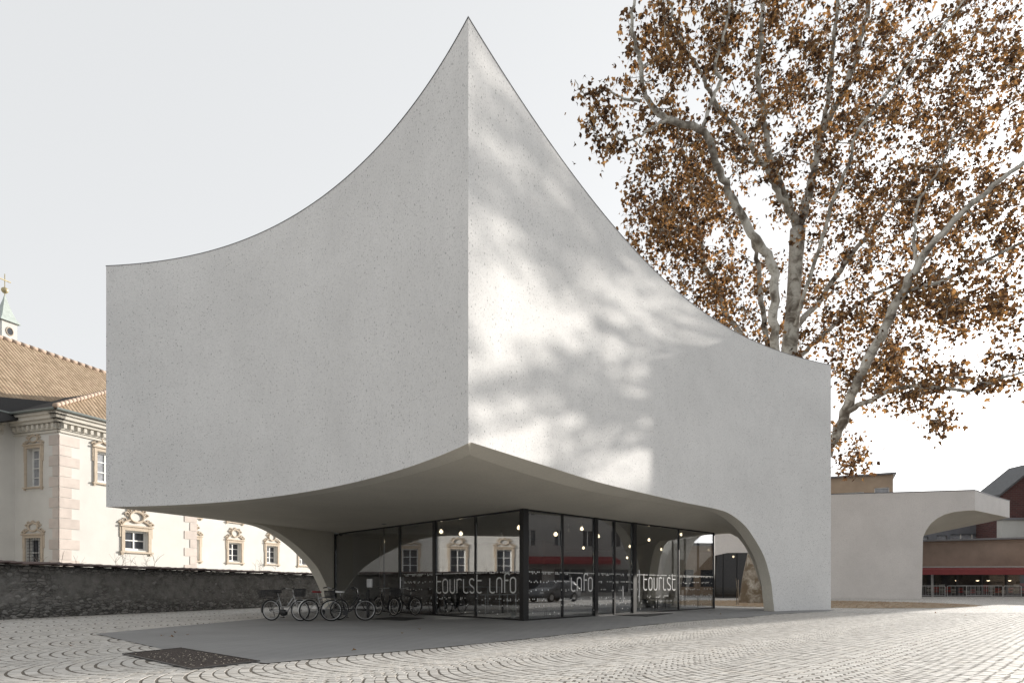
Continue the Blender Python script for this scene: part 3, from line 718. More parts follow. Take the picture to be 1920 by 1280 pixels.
ia = [i for i, p in enumerate(cW) if 960+F*p[0]/p[1] > 1730]
g = MB(); A = [(cW[i][0], cW[i][1], zWv[i]) for i in ia]; Bk = [(np.interp(j, [0, len(ia)-1], [A[0][0]+2, We[0]]), np.interp(j, [0, len(ia)-1], [A[0][1]+6.5, We[1]]), zEb[-1]*(.72+.28*j/(len(ia)-1))) for j in range(len(ia))]
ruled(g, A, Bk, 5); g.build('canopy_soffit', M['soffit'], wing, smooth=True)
g = MB(); g.poly([(p[0], p[1], TW-.05) for p in cW[::4]]+[(Wp[0], Wp[1], TW-.05)]+[(p[0], p[1], TW-.05) for p in cE[1:]]+[(30, 66, TW-.05), (3, 68, TW-.05)]); g.build('roof', M['sheet_metal'], wing)
g = MB(); g.grid([[(p[0], p[1]-.03, TW-.03) for p in cW], [(p[0], p[1]-.03, TW+.04) for p in cW], [(p[0], p[1]+.4, TW+.04) for p in cW]]); g.grid([[(p[0]+.03, p[1]-.02, TW-.03) for p in cE], [(p[0]+.03, p[1]-.02, TW+.04) for p in cE]]); g.build('coping', M['sheet_metal'], wing)
gi = [i for i, p in enumerate(cW) if 1284 < 960+F*p[0]/p[1] < 1541]
for a, b in zip(gi[:-8:8], gi[8::8]):
    P = lambda i, z: (cW[i][0]-.05, cW[i][1]+.35, z)
    g = MB(); g.quad(P(a, 0), P(b, 0), P(b, 4.3), P(a, 4.3)); g.build('pane', M['glass_dark'], wing)
    g = MB(); g.box((cW[a][0]-.05, cW[a][1]+.33, 2.1), (.1, .1, 4.2)); g.build('mullion', M['black_metal'], wing)
g = MB(); g.box((18, 66, 2.2), (26, .3, 4.6)); g.build('rear_wall', M['ceiling'], wing)
# pendant lamps in the wing
for x, y, l in ((1323, 1043, 'small bulb lamp glowing in the left of the courtyard arch'), (1375, 1043, 'small bulb lamp glowing beside the tree trunk in the courtyard arch')):
    c = px(x, y, 59.0+.6)
    t = thing('pendant_lamp', c, l, 'lamp', 'bulb lamps in the wing'); g = MB(); g.lathe([(.02, -.1), (.09, -.04), (.1, .02), (.05, .1)], c, 10); g.build('bulb', M['bulb_lit'], t, smooth=True)
    g = MB(); g.tube([c+Vector((0, 0, .1)), c+Vector((0, 0, 1.0))], .01, 5); g.build('cord', M['black_plastic'], t)

# ------------------------------------------------------------------ buildings: walls with real openings
def holed_wall(a, u, n_, L, z0, z1, holes, depth):
    """wall from a along u; holes (s0, s1, z0, z1) recessed by depth against normal n_"""
    g = MB(); S = sorted({0, L, *[h[0] for h in holes], *[h[1] for h in holes]}); Z = sorted({z0, z1, *[h[2] for h in holes], *[h[3] for h in holes]})
    P = lambda s, z, d=0: tuple(a+u*s-n_*d+Vector((0, 0, z)))
    for i in range(len(S)-1):
        for j in range(len(Z)-1):
            cs = (S[i]+S[i+1])/2; cz = (Z[j]+Z[j+1])/2
            if any(h[0] < cs < h[1] and h[2] < cz < h[3] for h in holes): continue
            g.quad(P(S[i], Z[j]), P(S[i+1], Z[j]), P(S[i+1], Z[j+1]), P(S[i], Z[j+1]))
    for s0, s1, b, t in holes:
        g.quad(P(s0, b), P(s1, b), P(s1, b, depth), P(s0, b, depth)); g.quad(P(s0, t), P(s1, t), P(s1, t, depth), P(s0, t, depth))
        g.quad(P(s0, b), P(s0, t), P(s0, t, depth), P(s0, b, depth)); g.quad(P(s1, b), P(s1, t), P(s1, t, depth), P(s1, b, depth))
    return g
def V3(p, z=0): return Vector((p[0], p[1], z))
M['plaster'] = plain('cream plaster', (.60, .585, .55), .9, .05, .8, bump=.15, bscale=12)
M['trim'] = plain('pale stone trim', (.50, .42, .33), .85, .10, 5)
M['pink_stone'] = plain('pink painted stone', (.55, .485, .44), .9, .08, 2, rand=.08)
M['frame_white'] = plain('white window frame', (.74, .74, .72), .5, .04)
M['cornice'] = plain('cornice plaster', (.56, .53, .47), .85, .06, 2)
def tile_mat():
    m, t, p, co = newmat('clay roof tiles')
    uv = t.n('ShaderNodeUVMap'); sx = t.n('ShaderNodeSeparateXYZ'); t.l(uv.outputs[0], sx.inputs[0])
    U = t.math('MULTIPLY', sx.outputs[0], 3.6); Vv = t.math('MULTIPLY', sx.outputs[1], 2.6)
    fu = t.math('FRACT', U); fv = t.math('FRACT', Vv)
    idn = t.n('ShaderNodeTexWhiteNoise', noise_dimensions='2D'); cb = t.n('ShaderNodeCombineXYZ')
    t.l(t.math('FLOOR', U), cb.inputs[0]); t.l(t.math('FLOOR', Vv), cb.inputs[1]); t.l(cb.outputs[0], idn.inputs['Vector'])
    c = t.ramp(idn.outputs['Value'], [(0., (.23, .165, .10)), (.4, (.30, .22, .14)), (.8, (.36, .27, .18)), (1., (.27, .185, .12))])
    c = t.mix(t.ramp(t.noise(co, .6, 4), [(.4, 0.), (.7, .35)]), c, (.26, .19, .125))
    arcv = t.math('SINE', t.math('MULTIPLY', fu, math.pi))
    h = t.math('ADD', arcv, t.math('MULTIPLY', t.math('SUBTRACT', 1.0, fv), .8))
    c = t.mix(t.ramp(fv, [(0.0, .0), (.86, .0), (.97, .5)]), c, (.14, .09, .06))
    c = t.mix(t.ramp(fu, [(0., .55), (.14, 0.), (.86, 0.), (1., .55)]), c, (.16, .10, .065))
    t.l(c, p.inputs['Base Color']); p.inputs['Roughness'].default_value = .85
    b = t.n('ShaderNodeBump'); b.inputs['Strength'].default_value = .6; b.inputs['Distance'].default_value = .07
    t.l(h, b.inputs['Height']); t.l(b.outputs[0], p.inputs['Normal']); return m
M['tiles'] = tile_mat()
M['ridge'] = plain('pale ridge tile', (.42, .32, .25), .85, .12, 4, rand=.12)
M['copper'] = plain('green copper', (.40, .45, .42), .6, .12, 3)
M['gutter'] = plain('grey gutter', (.16, .18, .17), .5)
M['gold'] = plain('dull gilding', (.45, .38, .22), .4, metal=.4)
def roof_plane(pts, name, parent, e0, e1, thick=.12):
    """a tiled slope: polygon with metric UVs, along the eave e0->e1 and up the slope, and a real thickness"""
    P = [Vector(p) for p in pts]; u = (Vector(e1)-Vector(e0)).normalized(); nn = (P[1]-P[0]).cross(P[2]-P[0]).normalized()
    if nn.z < 0: nn = -nn
    vdir = nn.cross(u)
    if vdir.z < 0: vdir = -vdir
    bm = bmesh.new(); vs = [bm.verts.new(p) for p in P]; lo = [bm.verts.new(p-nn*thick) for p in P]
    bm.faces.new(vs); bm.faces.new(lo[::-1])
    for i in range(len(P)): j = (i+1) % len(P); bm.faces.new((vs[i], vs[j], lo[j], lo[i]))
    bmesh.ops.recalc_face_normals(bm, faces=bm.faces); uvl = bm.loops.layers.uv.new('uv')
    for f in bm.faces:
        for l in f.loops: d = l.vert.co-Vector(e0); l[uvl].uv = (d.dot(u), d.dot(vdir))
    me = bpy.data.meshes.new(name); bm.to_mesh(me); bm.free(); me.materials.append(M['tiles'])
    return place(name, me, parent)
def ridge_tiles(a, b, parent, r=.14, step=.42):
    a = Vector(a); b = Vector(b); L = (b-a).length; n = max(2, int(L/step)); u = (b-a).normalized()
    base = MB(); base.tube([(0, 0, 0), (step*1.06, 0, 0)], [r, r*.8], 8); me = fin(base, 'ridge_tile', M['ridge'], True)
    q = u.to_track_quat('X', 'Z')
    for i in range(n):
        o = bpy.data.objects.new('ridge_tile', me); COL.objects.link(o); o.parent = parent
        o.location = a+u*(i*L/n)-WORLD(parent); o.rotation_mode = 'QUATERNION'; o.rotation_quaternion = q

# ------------------------------------------------------------------ the old palace at left
u1 = Vector((.33, .944, 0)).normalized(); n1 = Vector((u1.y, -u1.x, 0)); w1 = -n1
K = Vector((-26.9, 38, 0)); EV = 11.4
pal = thing('palace', (-27, 42, 0), 'cream baroque palace with tan tiled roof and ornate window surrounds behind the wall', 'building')
def sz(O, x, y): return onplane((O.x, O.y), (O.x+u1.x, O.y+u1.y), x, y)
def window(O, u, n_, s0, s1, z0, z1, depth, ornate=1, pane='pane', cross=(2, 2), bars=False):
    """one palace window: surround, frame with bars, panes, sill, cartouche"""
    P = lambda s, z, d=0: O+u*s+n_*d+Vector((0, 0, z)); wv = s1-s0; hv = z1-z0; Z = (0, 0, 1)
    g = MB(); b = .13*wv
    def bx(a0, a1, b0, b1, d0, d1, G): G.obox(O, u, n_, Z, (a0, d0, b0), (a1, d1, b1))
    bx(s0-b, s0-.002, z0-b*.4, z1+b, -.02, .09, g); bx(s1+.002, s1+b, z0-b*.4, z1+b, -.02, .09, g); bx(s0-.001, s1+.001, z1+.002, z1+b, -.02, .085, g)
    bx(s0-b*1.5, s0-b-.001, z1-hv*.35, z1+b*.9, -.02, .06, g); bx(s1+b+.001, s1+b*1.5, z1-hv*.35, z1+b*.9, -.02, .06, g)
    bx(s0-b*1.6, s1+b*1.6, z1+b+.001, z1+b*1.5, -.02, .16, g)
    wp = g.build('window', M['trim'], pal)
    g = MB(); bx(s0-b*1.5, s1+b*1.5, z0-b*.9, z0-b*.4-.002, -.02, .15, g)
    for s in (s0-b*1.2, s1+b*.5): bx(s, s+b*.7, z0-b*1.5, z0-b*.9-.001, -.02, .1, g)
    place_child(g, 'sill', M['trim'], wp)
    g = MB(); f = .05*wv+.03; d = -depth
    bx(s0, s0+f, z0, z1, d, d+.07, g); bx(s1-f, s1, z0, z1, d, d+.07, g); bx(s0+f+.001, s1-f-.001, z0, z0+f, d, d+.07, g); bx(s0+f+.001, s1-f-.001, z1-f, z1, d, d+.07, g)
    nx, nz = cross
    for i in range(1, nx): c = s0+wv*i/nx; bx(c-f*.4, c+f*.4, z0+f+.001, z1-f-.001, d, d+.068, g)
    for i in range(1, nz): c = z0+hv*i/nz; bx(s0+f+.001, s1-f-.001, c-f*.28, c+f*.28, d+.001, d+.06, g)
    place_child(g, 'frame', M['frame_white'], wp)
    for i in range(nx):
        for j in range(nz):
            g = MB(); g.quad(P(s0+wv*i/nx, z0+hv*j/nz, d+.02), P(s0+wv*(i+1)/nx, z0+hv*j/nz, d+.02), P(s0+wv*(i+1)/nx, z0+hv*(j+1)/nz, d+.02), P(s0+wv*i/nx, z0+hv*(j+1)/nz, d+.02))
            place_child(g, 'pane', M[pane], wp)
    if bars:
        g = MB()
        for i in range(1, 6): c = s0+wv*i/6; g.tube([P(c, z0, -.05), P(c, z1, -.05)], .014, 5)
        for j in range(1, 9): c = z0+hv*j/9; g.tube([P(s0, c, -.05), P(s1, c, -.05)], .012, 5)
        place_child(g, 'grille', M['black_metal'], wp)
    if ornate:
        g = MB(); cs = (s0+s1)/2; cz = z1+b*1.5+.33*wv*ornate; rx = .30*wv; rz = .20*wv*ornate
        g.tube([P(cs+rx*math.cos(R(k*18)), cz+rz*math.sin(R(k*18)), .06) for k in range(20)], .045*wv, 6, closed=True)
        for sg in (-1, 1):             # scrolls and leaves either side
            for (ox, oz, rr, tw) in ((.40, .06, .10, 1), (.52, -.14, .12, -1), (.66, -.27, .085, 1), (.30, .20, .08, 1)):
                pts = [P(cs+sg*(ox*wv+rr*wv*(1-k/16)*math.cos(k*.6*tw)), cz+(oz+rr*(1-k/16)*math.sin(k*.6*tw))*wv*ornate, .05) for k in range(13)]
                g.tube(pts, [.035*wv*(1-k/18) for k in range(13)], 5)
            g.tube([P(cs+sg*rx*.9, cz-rz*.6, .05), P(cs+sg*.5*wv, cz-.22*wv*ornate, .05), P(cs+sg*.62*wv, z1+b*1.5, .05)], .04*wv, 5)
        g.tube([P(cs-.1*wv, cz+rz*1.15, .05), P(cs, cz+rz*1.45, .06), P(cs+.1*wv, cz+rz*1.15, .05)], .05*wv, 5)
        place_child(g, 'cartouche', M['trim'], wp)
    return wp
def place_child(g, name, m, parent):
    o = g.build(name, m, None); o.parent = parent; o.location = -WORLD(parent); return o
def hole_px(O, x0, x1, y0, y1):
    a, _ = sz(O, x0, y0); b, _ = sz(O, x1, y0); xm = (x0+x1)/2; _, zb = sz(O, xm, y1); _, zt = sz(O, xm, y0); return (a, b, zb, zt)
# bay front facing the sun
L1 = sz(K, 368, 1000)[0]
h_low = hole_px(K, 233, 277, 995, 1031); h_up = hole_px(K, 181, 222, 849, 905)
h_low2 = None
holes1 = [h_low, h_up]
g = holed_wall(K, u1, n1, L1, -.1, EV, holes1, .32); g.build('wall', M['plaster'], pal)
window(K, u1, n1, *h_low, .30, 1, 'pane', (2, 2)); window(K, u1, n1, *h_up, .30, 1, 'pane_pale', (2, 3))
# bay flank in shade
QF = 3.8
def szf(x, y): return onplane((K.x, K.y), (K.x+w1.x, K.y+w1.y), x, y)
def hole_f(x0, x1, y0, y1):
    a, _ = szf(x1, y0); b, _ = szf(x0, y0); xm = (x0+x1)/2; return (a, b, szf(xm, y1)[1], szf(xm, y0)[1])
f_up = hole_f(51, 77, 840, 911); f_lo = hole_f(49, 78, 1008, 1062)
g = holed_wall(K, w1, -u1, QF, -.1, EV, [f_up, f_lo], .4); g.build('wall', M['plaster'], pal)
window(K, w1, -u1, *f_up, .38, .8, 'pane_pale', (2, 4)); window(K, w1, -u1, *f_lo, .38, .9, 'pane', (2, 2), True)
# long wing towards the camera (mostly seen mirrored in the glass)
J = K+w1*QF; A0 = J-u1*36
hs0 = []
for k in range(8):
    for zb, zt in ((2.2, 4.3), (6.6, 9.0)):
        s = 2.2+k*4.1; hs0.append((s, s+1.35, zb, zt))
g = holed_wall(A0, u1, n1, 36, -.1, EV, hs0, .3); g.build('wall', M['plaster'], pal)
for h in hs0: window(A0, u1, n1, *h, .28, .9, 'pane', (2, 3))
# set-back front beyond the bay
O2 = K+u1*L1+w1*2.2; L2 = 62
hs2 = []
for x0, x1, y0, y1 in ((428, 452, 1017, 1052), (499, 520, 1023, 1056), (556, 574, 1030, 1058)): hs2.append(hole_px(O2, x0, x1, y0, y1))
wd = hs2[0][1]-hs2[0][0]; gap = hs2[1][0]-hs2[0][0]
hs2 = [(hs2[0][0]+k*gap, hs2[0][0]+k*gap+wd, hs2[0][2], hs2[0][3]) for k in range(-1, 7)]
hs2 = [h for h in hs2 if h[0] > .4 and h[1] < L2-1]
up2 = [(h[0], h[1], 6.6, 9.0) for h in hs2]
g = holed_wall(O2, u1, n1, L2, -.1, EV, hs2+up2, .35); g.build('wall', M['plaster'], pal)
for i, h in enumerate(hs2+up2): window(O2, u1, n1, *h, .33, 1.05, 'pane' if i % 3 else 'pane_pale', (2, 3))
g = MB(); g.obox(K+u1*L1, w1, u1, (0, 0, 1), (0, -.02, -.1), (2.2, .0, EV)); g.build('wall', M['plaster'], pal)
# quoins: alternate long and short blocks, each its own piece
def quoins(corner, ua, na, z0, z1, big=1.25, small=.75, hgt=.62, name='quoin'):
    z = z0; i = 0
    while z+hgt < z1:
        lw = big if i % 2 else small
        g = MB(); g.obox(corner, ua, na, (0, 0, 1), (-.035, -.02, z+.02), (lw, .035, z+hgt-.02)); g.build(name, M['pink_stone'], pal)
        z += hgt; i += 1
quoins(K, u1, n1, .2, EV-1.2); quoins(K+n1*.0, w1, -u1, .2, EV-1.2, .8, .5)
quoins(K+u1*L1, -u1, n1, .2, EV-1.2, 1.1, .6)
# cornice with dentils, gutter
def cornice(a, u, n_, L, e0=0, e1=0):
    g = MB()
    for (d, zb, zt) in ((.10, EV-1.15, EV-1.02), (.14, EV-.98, EV-.60), (.34, EV-.598, EV-.42), (.52, EV-.418, EV-.2), (.66, EV-.198, EV)):
        g.obox(a, u, n_, (0, 0, 1), (-d*e0, -.02, zb), (L+d*e1, d, zt))
    g.build('cornice', M['cornice'], pal)
    me = None; n = int(L/.42)
    for i in range(n):
        if me is None:
            q = MB(); q.obox((0, 0, 0), u, n_, (0, 0, 1), (0, 0, 0), (.18, .14, .24)); me = fin(q, 'dentil', M['cornice'])
        o = bpy.data.objects.new('dentil', me); COL.objects.link(o); o.parent = pal; o.location = a+u*(.1+i*.42)+n_*.142+Vector((0, 0, EV-.90))-WORLD(pal)
    g = MB(); p = [a-u*.7*e0+n_*.78+Vector((0, 0, EV+.02)), a+u*(L+.7*e1)+n_*.78+Vector((0, 0, EV+.02))]; g.tube(p, .085, 8); g.build('gutter', M['gutter'], pal)
cornice(K, u1, n1, L1, 1, 1); cornice(K, w1, -u1, QF-.02, 1, 0); cornice(A0, u1, n1, 36-.7); cornice(O2, u1, n1, L2)
# roofs
Z = lambda p, z: (p.x, p.y, z)
rz = 18.6; rback = 7.2; O = .75
main_e = J+n1*O
e_a = A0+n1*O; e_b = J+u1*75+n1*O
roof_plane([Z(e_a, EV), Z(e_b, EV), Z(J+u1*75+w1*rback, rz), Z(A0+w1*rback, rz)], 'roof', pal, Z(e_a, EV), Z(e_b, EV))
roof_plane([Z(A0+w1*(2*rback+O), EV), Z(J+u1*75+w1*(2*rback+O), EV), Z(J+u1*75+w1*rback, rz-.02), Z(A0+w1*rback, rz-.02)], 'roof', pal, Z(A0, EV), Z(J+u1*75, EV))
ridge_tiles(Z(J-u1*4+w1*rback, rz+.03), Z(J+u1*34+w1*rback, rz+.03), pal, .17, .6)
ap = K+u1*5+w1*2; apz = 14.3; kc = K+n1*.8-u1*.8; kd = K+u1*(L1+.8)+n1*.8; bk_ = K+u1*5+w1*8
roof_plane([Z(kc, EV+.04), Z(kd, EV+.04), Z(ap, apz)], 'roof', pal, Z(kc, EV), Z(kd, EV))
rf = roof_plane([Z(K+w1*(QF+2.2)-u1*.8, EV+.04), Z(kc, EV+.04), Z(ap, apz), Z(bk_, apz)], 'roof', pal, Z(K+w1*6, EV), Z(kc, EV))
M['shade_tiles'] = plain('tiles painted dark as shade', (.018, .017, .017), .9, .3, 8); rf.data.materials[0] = M['shade_tiles']; rf['label'] = 'roof slope on the flank of the bay, painted near black as shade'  # flank slope gets its shade from a near-black colour
roof_plane([Z(kd, EV+.04), Z(K+u1*(L1+.8)+w1*6, EV+.04), Z(bk_, apz), Z(ap, apz)], 'roof', pal, Z(kd, EV), Z(K+u1*L1+w1*6, EV))
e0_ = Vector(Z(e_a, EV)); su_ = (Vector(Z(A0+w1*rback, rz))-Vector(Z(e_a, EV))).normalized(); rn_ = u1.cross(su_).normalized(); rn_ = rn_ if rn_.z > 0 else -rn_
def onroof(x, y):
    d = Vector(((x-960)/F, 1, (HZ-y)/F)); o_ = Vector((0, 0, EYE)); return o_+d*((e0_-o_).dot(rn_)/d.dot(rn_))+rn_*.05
pts_ = [onroof(*q) for q in ((-40, 741), (0, 745), (70, 751), (138, 757.5), (96, 769), (30, 787), (-40, 797))]  # outline of a near-black sheet laid on the main roof as painted shade
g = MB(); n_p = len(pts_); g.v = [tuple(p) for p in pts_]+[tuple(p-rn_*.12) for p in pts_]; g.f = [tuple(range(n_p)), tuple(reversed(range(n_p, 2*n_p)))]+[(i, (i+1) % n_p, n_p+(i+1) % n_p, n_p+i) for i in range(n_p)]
o = g.build('roof', M['shade_tiles'], pal); o['label'] = 'dark sheet painting shade over the lower palace roof at the left edge'  # not a roof part: sheet added on the roof as painted shade
ridge_tiles(Z(kc, EV+.14), Z(ap, apz+.08), pal, .15, .42); ridge_tiles(Z(kd, EV+.14), Z(ap, apz+.08), pal, .15, .42)
g = MB(); 
for s, dd in ((0, 1), ): g.poly([Z(A0, -.1), Z(A0+w1*14, -.1), Z(A0+w1*14, EV), Z(A0+w1*rback, rz), Z(A0, EV)])
g.build('gable_wall', M['plaster'], pal)
# turret
tc_ = px(9, 1097, 72); tu = thing('turret', (tc_.x, tc_.y, 0), 'white roof turret with green copper spire, ball and cross', 'turret')
zb = EYE+(HZ-604)/F*72; zt = EYE+(HZ-557)/F*72; rt = math.atan2(u1.y, u1.x)
g = MB(); g.box((tc_.x, tc_.y, zb/2), (1.6, 1.6, zb), rt); g.build('tower_wall', M['plaster'], tu)
cr = math.cos(rt); sr = math.sin(rt)
def tw(x, y, z): return (tc_.x+x*cr-y*sr, tc_.y+x*sr+y*cr, z)
g = MB(); prof = [(1.05, -.1), (.98, .05), (.72, .5), (.52, 1.1), (.30, 1.9), (.15, 2.5), (.06, zt-zb+.15)]
for i in range(len(prof)-1):
    for k in range(4):
        a0 = [(-1, -1), (1, -1), (1, 1), (-1, 1)][k]; a1_ = [(1, -1), (1, 1), (-1, 1), (-1, -1)][k]
        r0, q0 = prof[i]; r1, q1 = prof[i+1]
        g.quad(tw(a0[0]*r0, a0[1]*r0, zb+q0), tw(a1_[0]*r0, a1_[1]*r0, zb+q0), tw(a1_[0]*r1, a1_[1]*r1, zb+q1), tw(a0[0]*r1, a0[1]*r1, zb+q1))
g.build('spire', M['copper'], tu)
g = MB(); 
for sx_, sy_ in ((0, -1), (1, 0)):
    g2 = MB(); c = Vector(tw(sx_*.812, sy_*.812, zb-1.15)); nn = Vector((sx_*cr-sy_*sr, sx_*sr+sy_*cr, 0)); t2 = Vector((-nn.y, nn.x, 0))
    g2.poly([c+t2*.34*math.cos(k*.3927)+Vector((0, 0, .42*math.sin(k*.3927))) for k in range(16)]); g2.build('round_window', M['pane'], tu)
    g2 = MB(); g2.tube([c+t2*.37*math.cos(k*.3927)+Vector((0, 0, .45*math.sin(k*.3927))) for k in range(16)], .06, 6, closed=True); g2.build('window_ring', M['trim'], tu)
g = MB(); g.lathe([(.02, -.36), (.2, -.28), (.33, -.1), (.36, .05), (.28, .24), (.1, .35), (.02, .37)], (tc_.x, tc_.y, zt+.75), 14); g.build('ball', M['gold'], tu, smooth=True)
g = MB(); g.tube([(tc_.x, tc_.y, zt), (tc_.x, tc_.y, zt+2.6)], .05, 6); g.build('rod', M['gold'], tu)
g = MB(); g.obox((tc_.x, tc_.y, zt+1.9), (cr, sr, 0), (-sr, cr, 0), (0, 0, 1), (-.62, -.05, -.05), (.62, .05, .05)); g.build('cross_arm', M['gold'], tu)

# ------------------------------------------------------------------ old rubble garden wall
def rubble_mat():
    m, t, p, co = newmat('weathered lime render on rubble')
    v = t.n('ShaderNodeTexVoronoi', feature='DISTANCE_TO_EDGE'); v.inputs['Scale'].default_value = 4.6; t.l(t.mapping(t.mix(.12, co, t.n('ShaderNodeTexNoise').outputs['Color'], 'ADD'), (1, 1, 2.1)), v.inputs['Vector'])
    v2 = t.n('ShaderNodeTexVoronoi', feature='F1'); v2.inputs['Scale'].default_value = 4.6; t.l(t.mapping(t.mix(.12, co, t.n('ShaderNodeTexNoise').outputs['Color'], 'ADD'), (1, 1, 2.1)), v2.inputs['Vector'])
    sp = t.n('ShaderNodeSeparateColor'); t.l(v2.outputs['Color'], sp.inputs[0])
    stone_ = t.ramp(sp.outputs[0], [(0., (.11, .108, .10)), (.5, (.19, .185, .175)), (1., (.29, .28, .265))])
    stone_ = t.mix(t.ramp(v.outputs['Distance'], [(.0, 1.), (.09, 0.)]), stone_, (.055, .052, .048))
    ren = t.ramp(t.noise(co, 2.4, 7, .7), [(.3, (.10, .097, .09)), (.5, (.20, .195, .185)), (.72, (.28, .27, .255))])
    cover = t.ramp(t.noise(co, .9, 5, .65), [(.40, 0.), (.54, 1.)])
    sx = t.n('ShaderNodeSeparateXYZ'); t.l(co, sx.inputs[0])
    mid = t.ramp(t.math('DIVIDE', sx.outputs['Z'], 1.9), [(.12, 0.), (.36, 1.), (.80, 1.), (.93, .1)])
    f = t.math('MULTIPLY', mid, t.math('ADD', t.math('MULTIPLY', cover, .7), .3))
    c = t.mix(f, stone_, ren); t.l(c, p.inputs['Base Color']); p.inputs['Roughness'].default_value = .95
    b = t.n('ShaderNodeBump'); b.inputs['Strength'].default_value = .9; b.inputs['Distance'].default_value = .05
    t.l(t.math('ADD', t.noise(co, 9, 6, .7), t.math('MULTIPLY', t.ramp(v.outputs['Distance'], [(.0, 0.), (.2, 1.)]), t.math('SUBTRACT', 1.2, f))), b.inputs['Height']); t.l(b.outputs[0], p.inputs['Normal']); return m
M['rubble'] = rubble_mat()
M['stone'] = plain('rubble stone', (.22, .215, .205), .9, .25, 4, bump=.4, bscale=20, rand=.35)
M['coping_tile'] = plain('dark clay tile', (.075, .05, .045), .9, .3, 6, rand=.2)
wa = Vector((-17.3-.35*12, 21.6-12, 0)); wb = Vector((-17.3+.35*24, 21.6+24, 0)); wu = (wb-wa).normalized(); wn = Vector((wu.y, -wu.x, 0)); WL = (wb-wa).length
sw = thing('garden_wall', wa+wu*WL/2, 'dark old rubble wall with clay tile coping behind the bicycles', 'wall')
def wtop(s): return 1.90-.14*max(0, min(1, (s-12)/20))
g = MB(); rows = []
rs = random.Random(5); nS = 150; nZ = 14
bump_ = [[rs.gauss(0, .022) for _ in range(nS+1)] for _ in range(nZ+1)]
for j in range(nZ+1):
    rows.append([wa+wu*(WL*i/nS)+wn*(bump_[j][i]+.05*(1-j/nZ))+Vector((0, 0, -.05+(wtop(WL*i/nS)+.03)*j/nZ)) for i in range(nS+1)])
g.grid(rows)
g.grid([[p for p in rows[-1]], [wa+wu*(WL*i/nS)-wn*.45+Vector((0, 0, wtop(WL*i/nS)-.02)) for i in range(nS+1)], [wa+wu*(WL*i/nS)-wn*.45 for i in range(nS+1)]])
g.build('render_coat', M['rubble'], sw, smooth=True)
stone_me = []
for k in range(7):
    rs = random.Random(40+k); bm = bmesh.new(); bmesh.ops.create_icosphere(bm, subdivisions=1, radius=1)
    for v in bm.verts: v.co *= rs.uniform(.75, 1.15); v.co.y *= .8
    me = bpy.data.meshes.new('stone'); bm.to_mesh(me); bm.free(); me.materials.append(M['stone']); stone_me.append(me)
rs = random.Random(9); ang = math.atan2(wu.y, wu.x)
for i in range(300):
    s = rs.uniform(11, WL-6); h = wtop(s)
    band = rs.random(); z = h*(rs.betavariate(1.1, 4) if band < .55 else (rs.uniform(.8, .96) if band < .78 else rs.random()*.95))
    o = bpy.data.objects.new('stone', rs.choice(stone_me)); COL.objects.link(o); o.parent = sw
    L_ = rs.uniform(.06, .19)
    o.location = wa+wu*s+wn*(.05*(1-z/h)+rs.uniform(-.03, .005))+Vector((0, 0, max(.05, z)))-WORLD(sw)
    o.rotation_euler = (0, rs.uniform(-.2, .2), ang+rs.uniform(-.1, .1)); o.scale = (L_, .035, L_*rs.uniform(.35, .65))
q = MB(); q.hexa([(0, -.34, -.05), (.44, -.34, -.03), (.44, .55, -.03), (0, .55, -.05), (0, -.34, -.02), (.44, -.34, 0), (.44, .1, .075), (0, .1, .055)])
q2 = fin(q, 'coping_tile', M['coping_tile'])
n = int(WL/.40)
for i in range(n):
    s = i*.40
    if s < 10: continue
    o = bpy.data.objects.new('coping_tile', q2); COL.objects.link(o); o.parent = sw
    o.location = wa+wu*s+Vector((0, 0, wtop(s)+.045+random.uniform(-.012, .012)))-wn*.0-WORLD(sw)
    o.rotation_euler = (random.uniform(-.03, .03), random.uniform(-.03, .03), ang+random.uniform(-.02, .02))
# bare shrubs behind the wall
M['twig'] = plain('bare twigs', (.30, .25, .20), .9)
for i, (x, y, lab_) in enumerate(((8, 1040, 'pale bare shrub behind the wall at the left edge'), (142, 1050, 'bare twiggy shrub behind the wall below the palace corner'), (268, 1052, 'bare twiggy shrub behind the wall below the ornate window'), (325, 1054, 'bare twiggy shrub behind the wall left of the quoins'), (530, 1066, 'bare twiggy shrub behind the wall between two far windows'))):
    s = onplane((wa.x, wa.y), (wb.x, wb.y), x, HZ)[0]; b = wa+wu*s-wn*1.2
    t = thing('bare_shrub', b, lab_, 'shrub', 'bare shrubs behind the wall'); rs = random.Random(60+i)
    for k in range(6):
        g = MB(); p = Vector(b); d = Vector((rs.uniform(-.25, .25), rs.uniform(-.25, .25), 1)).normalized(); pts = [p.copy()]
        for q in range(7): d = (d+Vector((rs.uniform(-.25, .25), rs.uniform(-.25, .25), .1))).normalized(); p = p+d*rs.uniform(.3, .45); pts.append(p.copy())
        g.tube(pts, [.018*(1-j/8) for j in range(8)], 5)
        for q in range(2, 7):
            e = pts[q]; f = e+Vector((rs.uniform(-.4, .4), rs.uniform(-.4, .4), rs.uniform(.1, .4))); g.tube([e, (e+f)/2+Vector((0, 0, .05)), f], [.008, .006, .003], 4)
        g.build('stem', M['twig'], t)

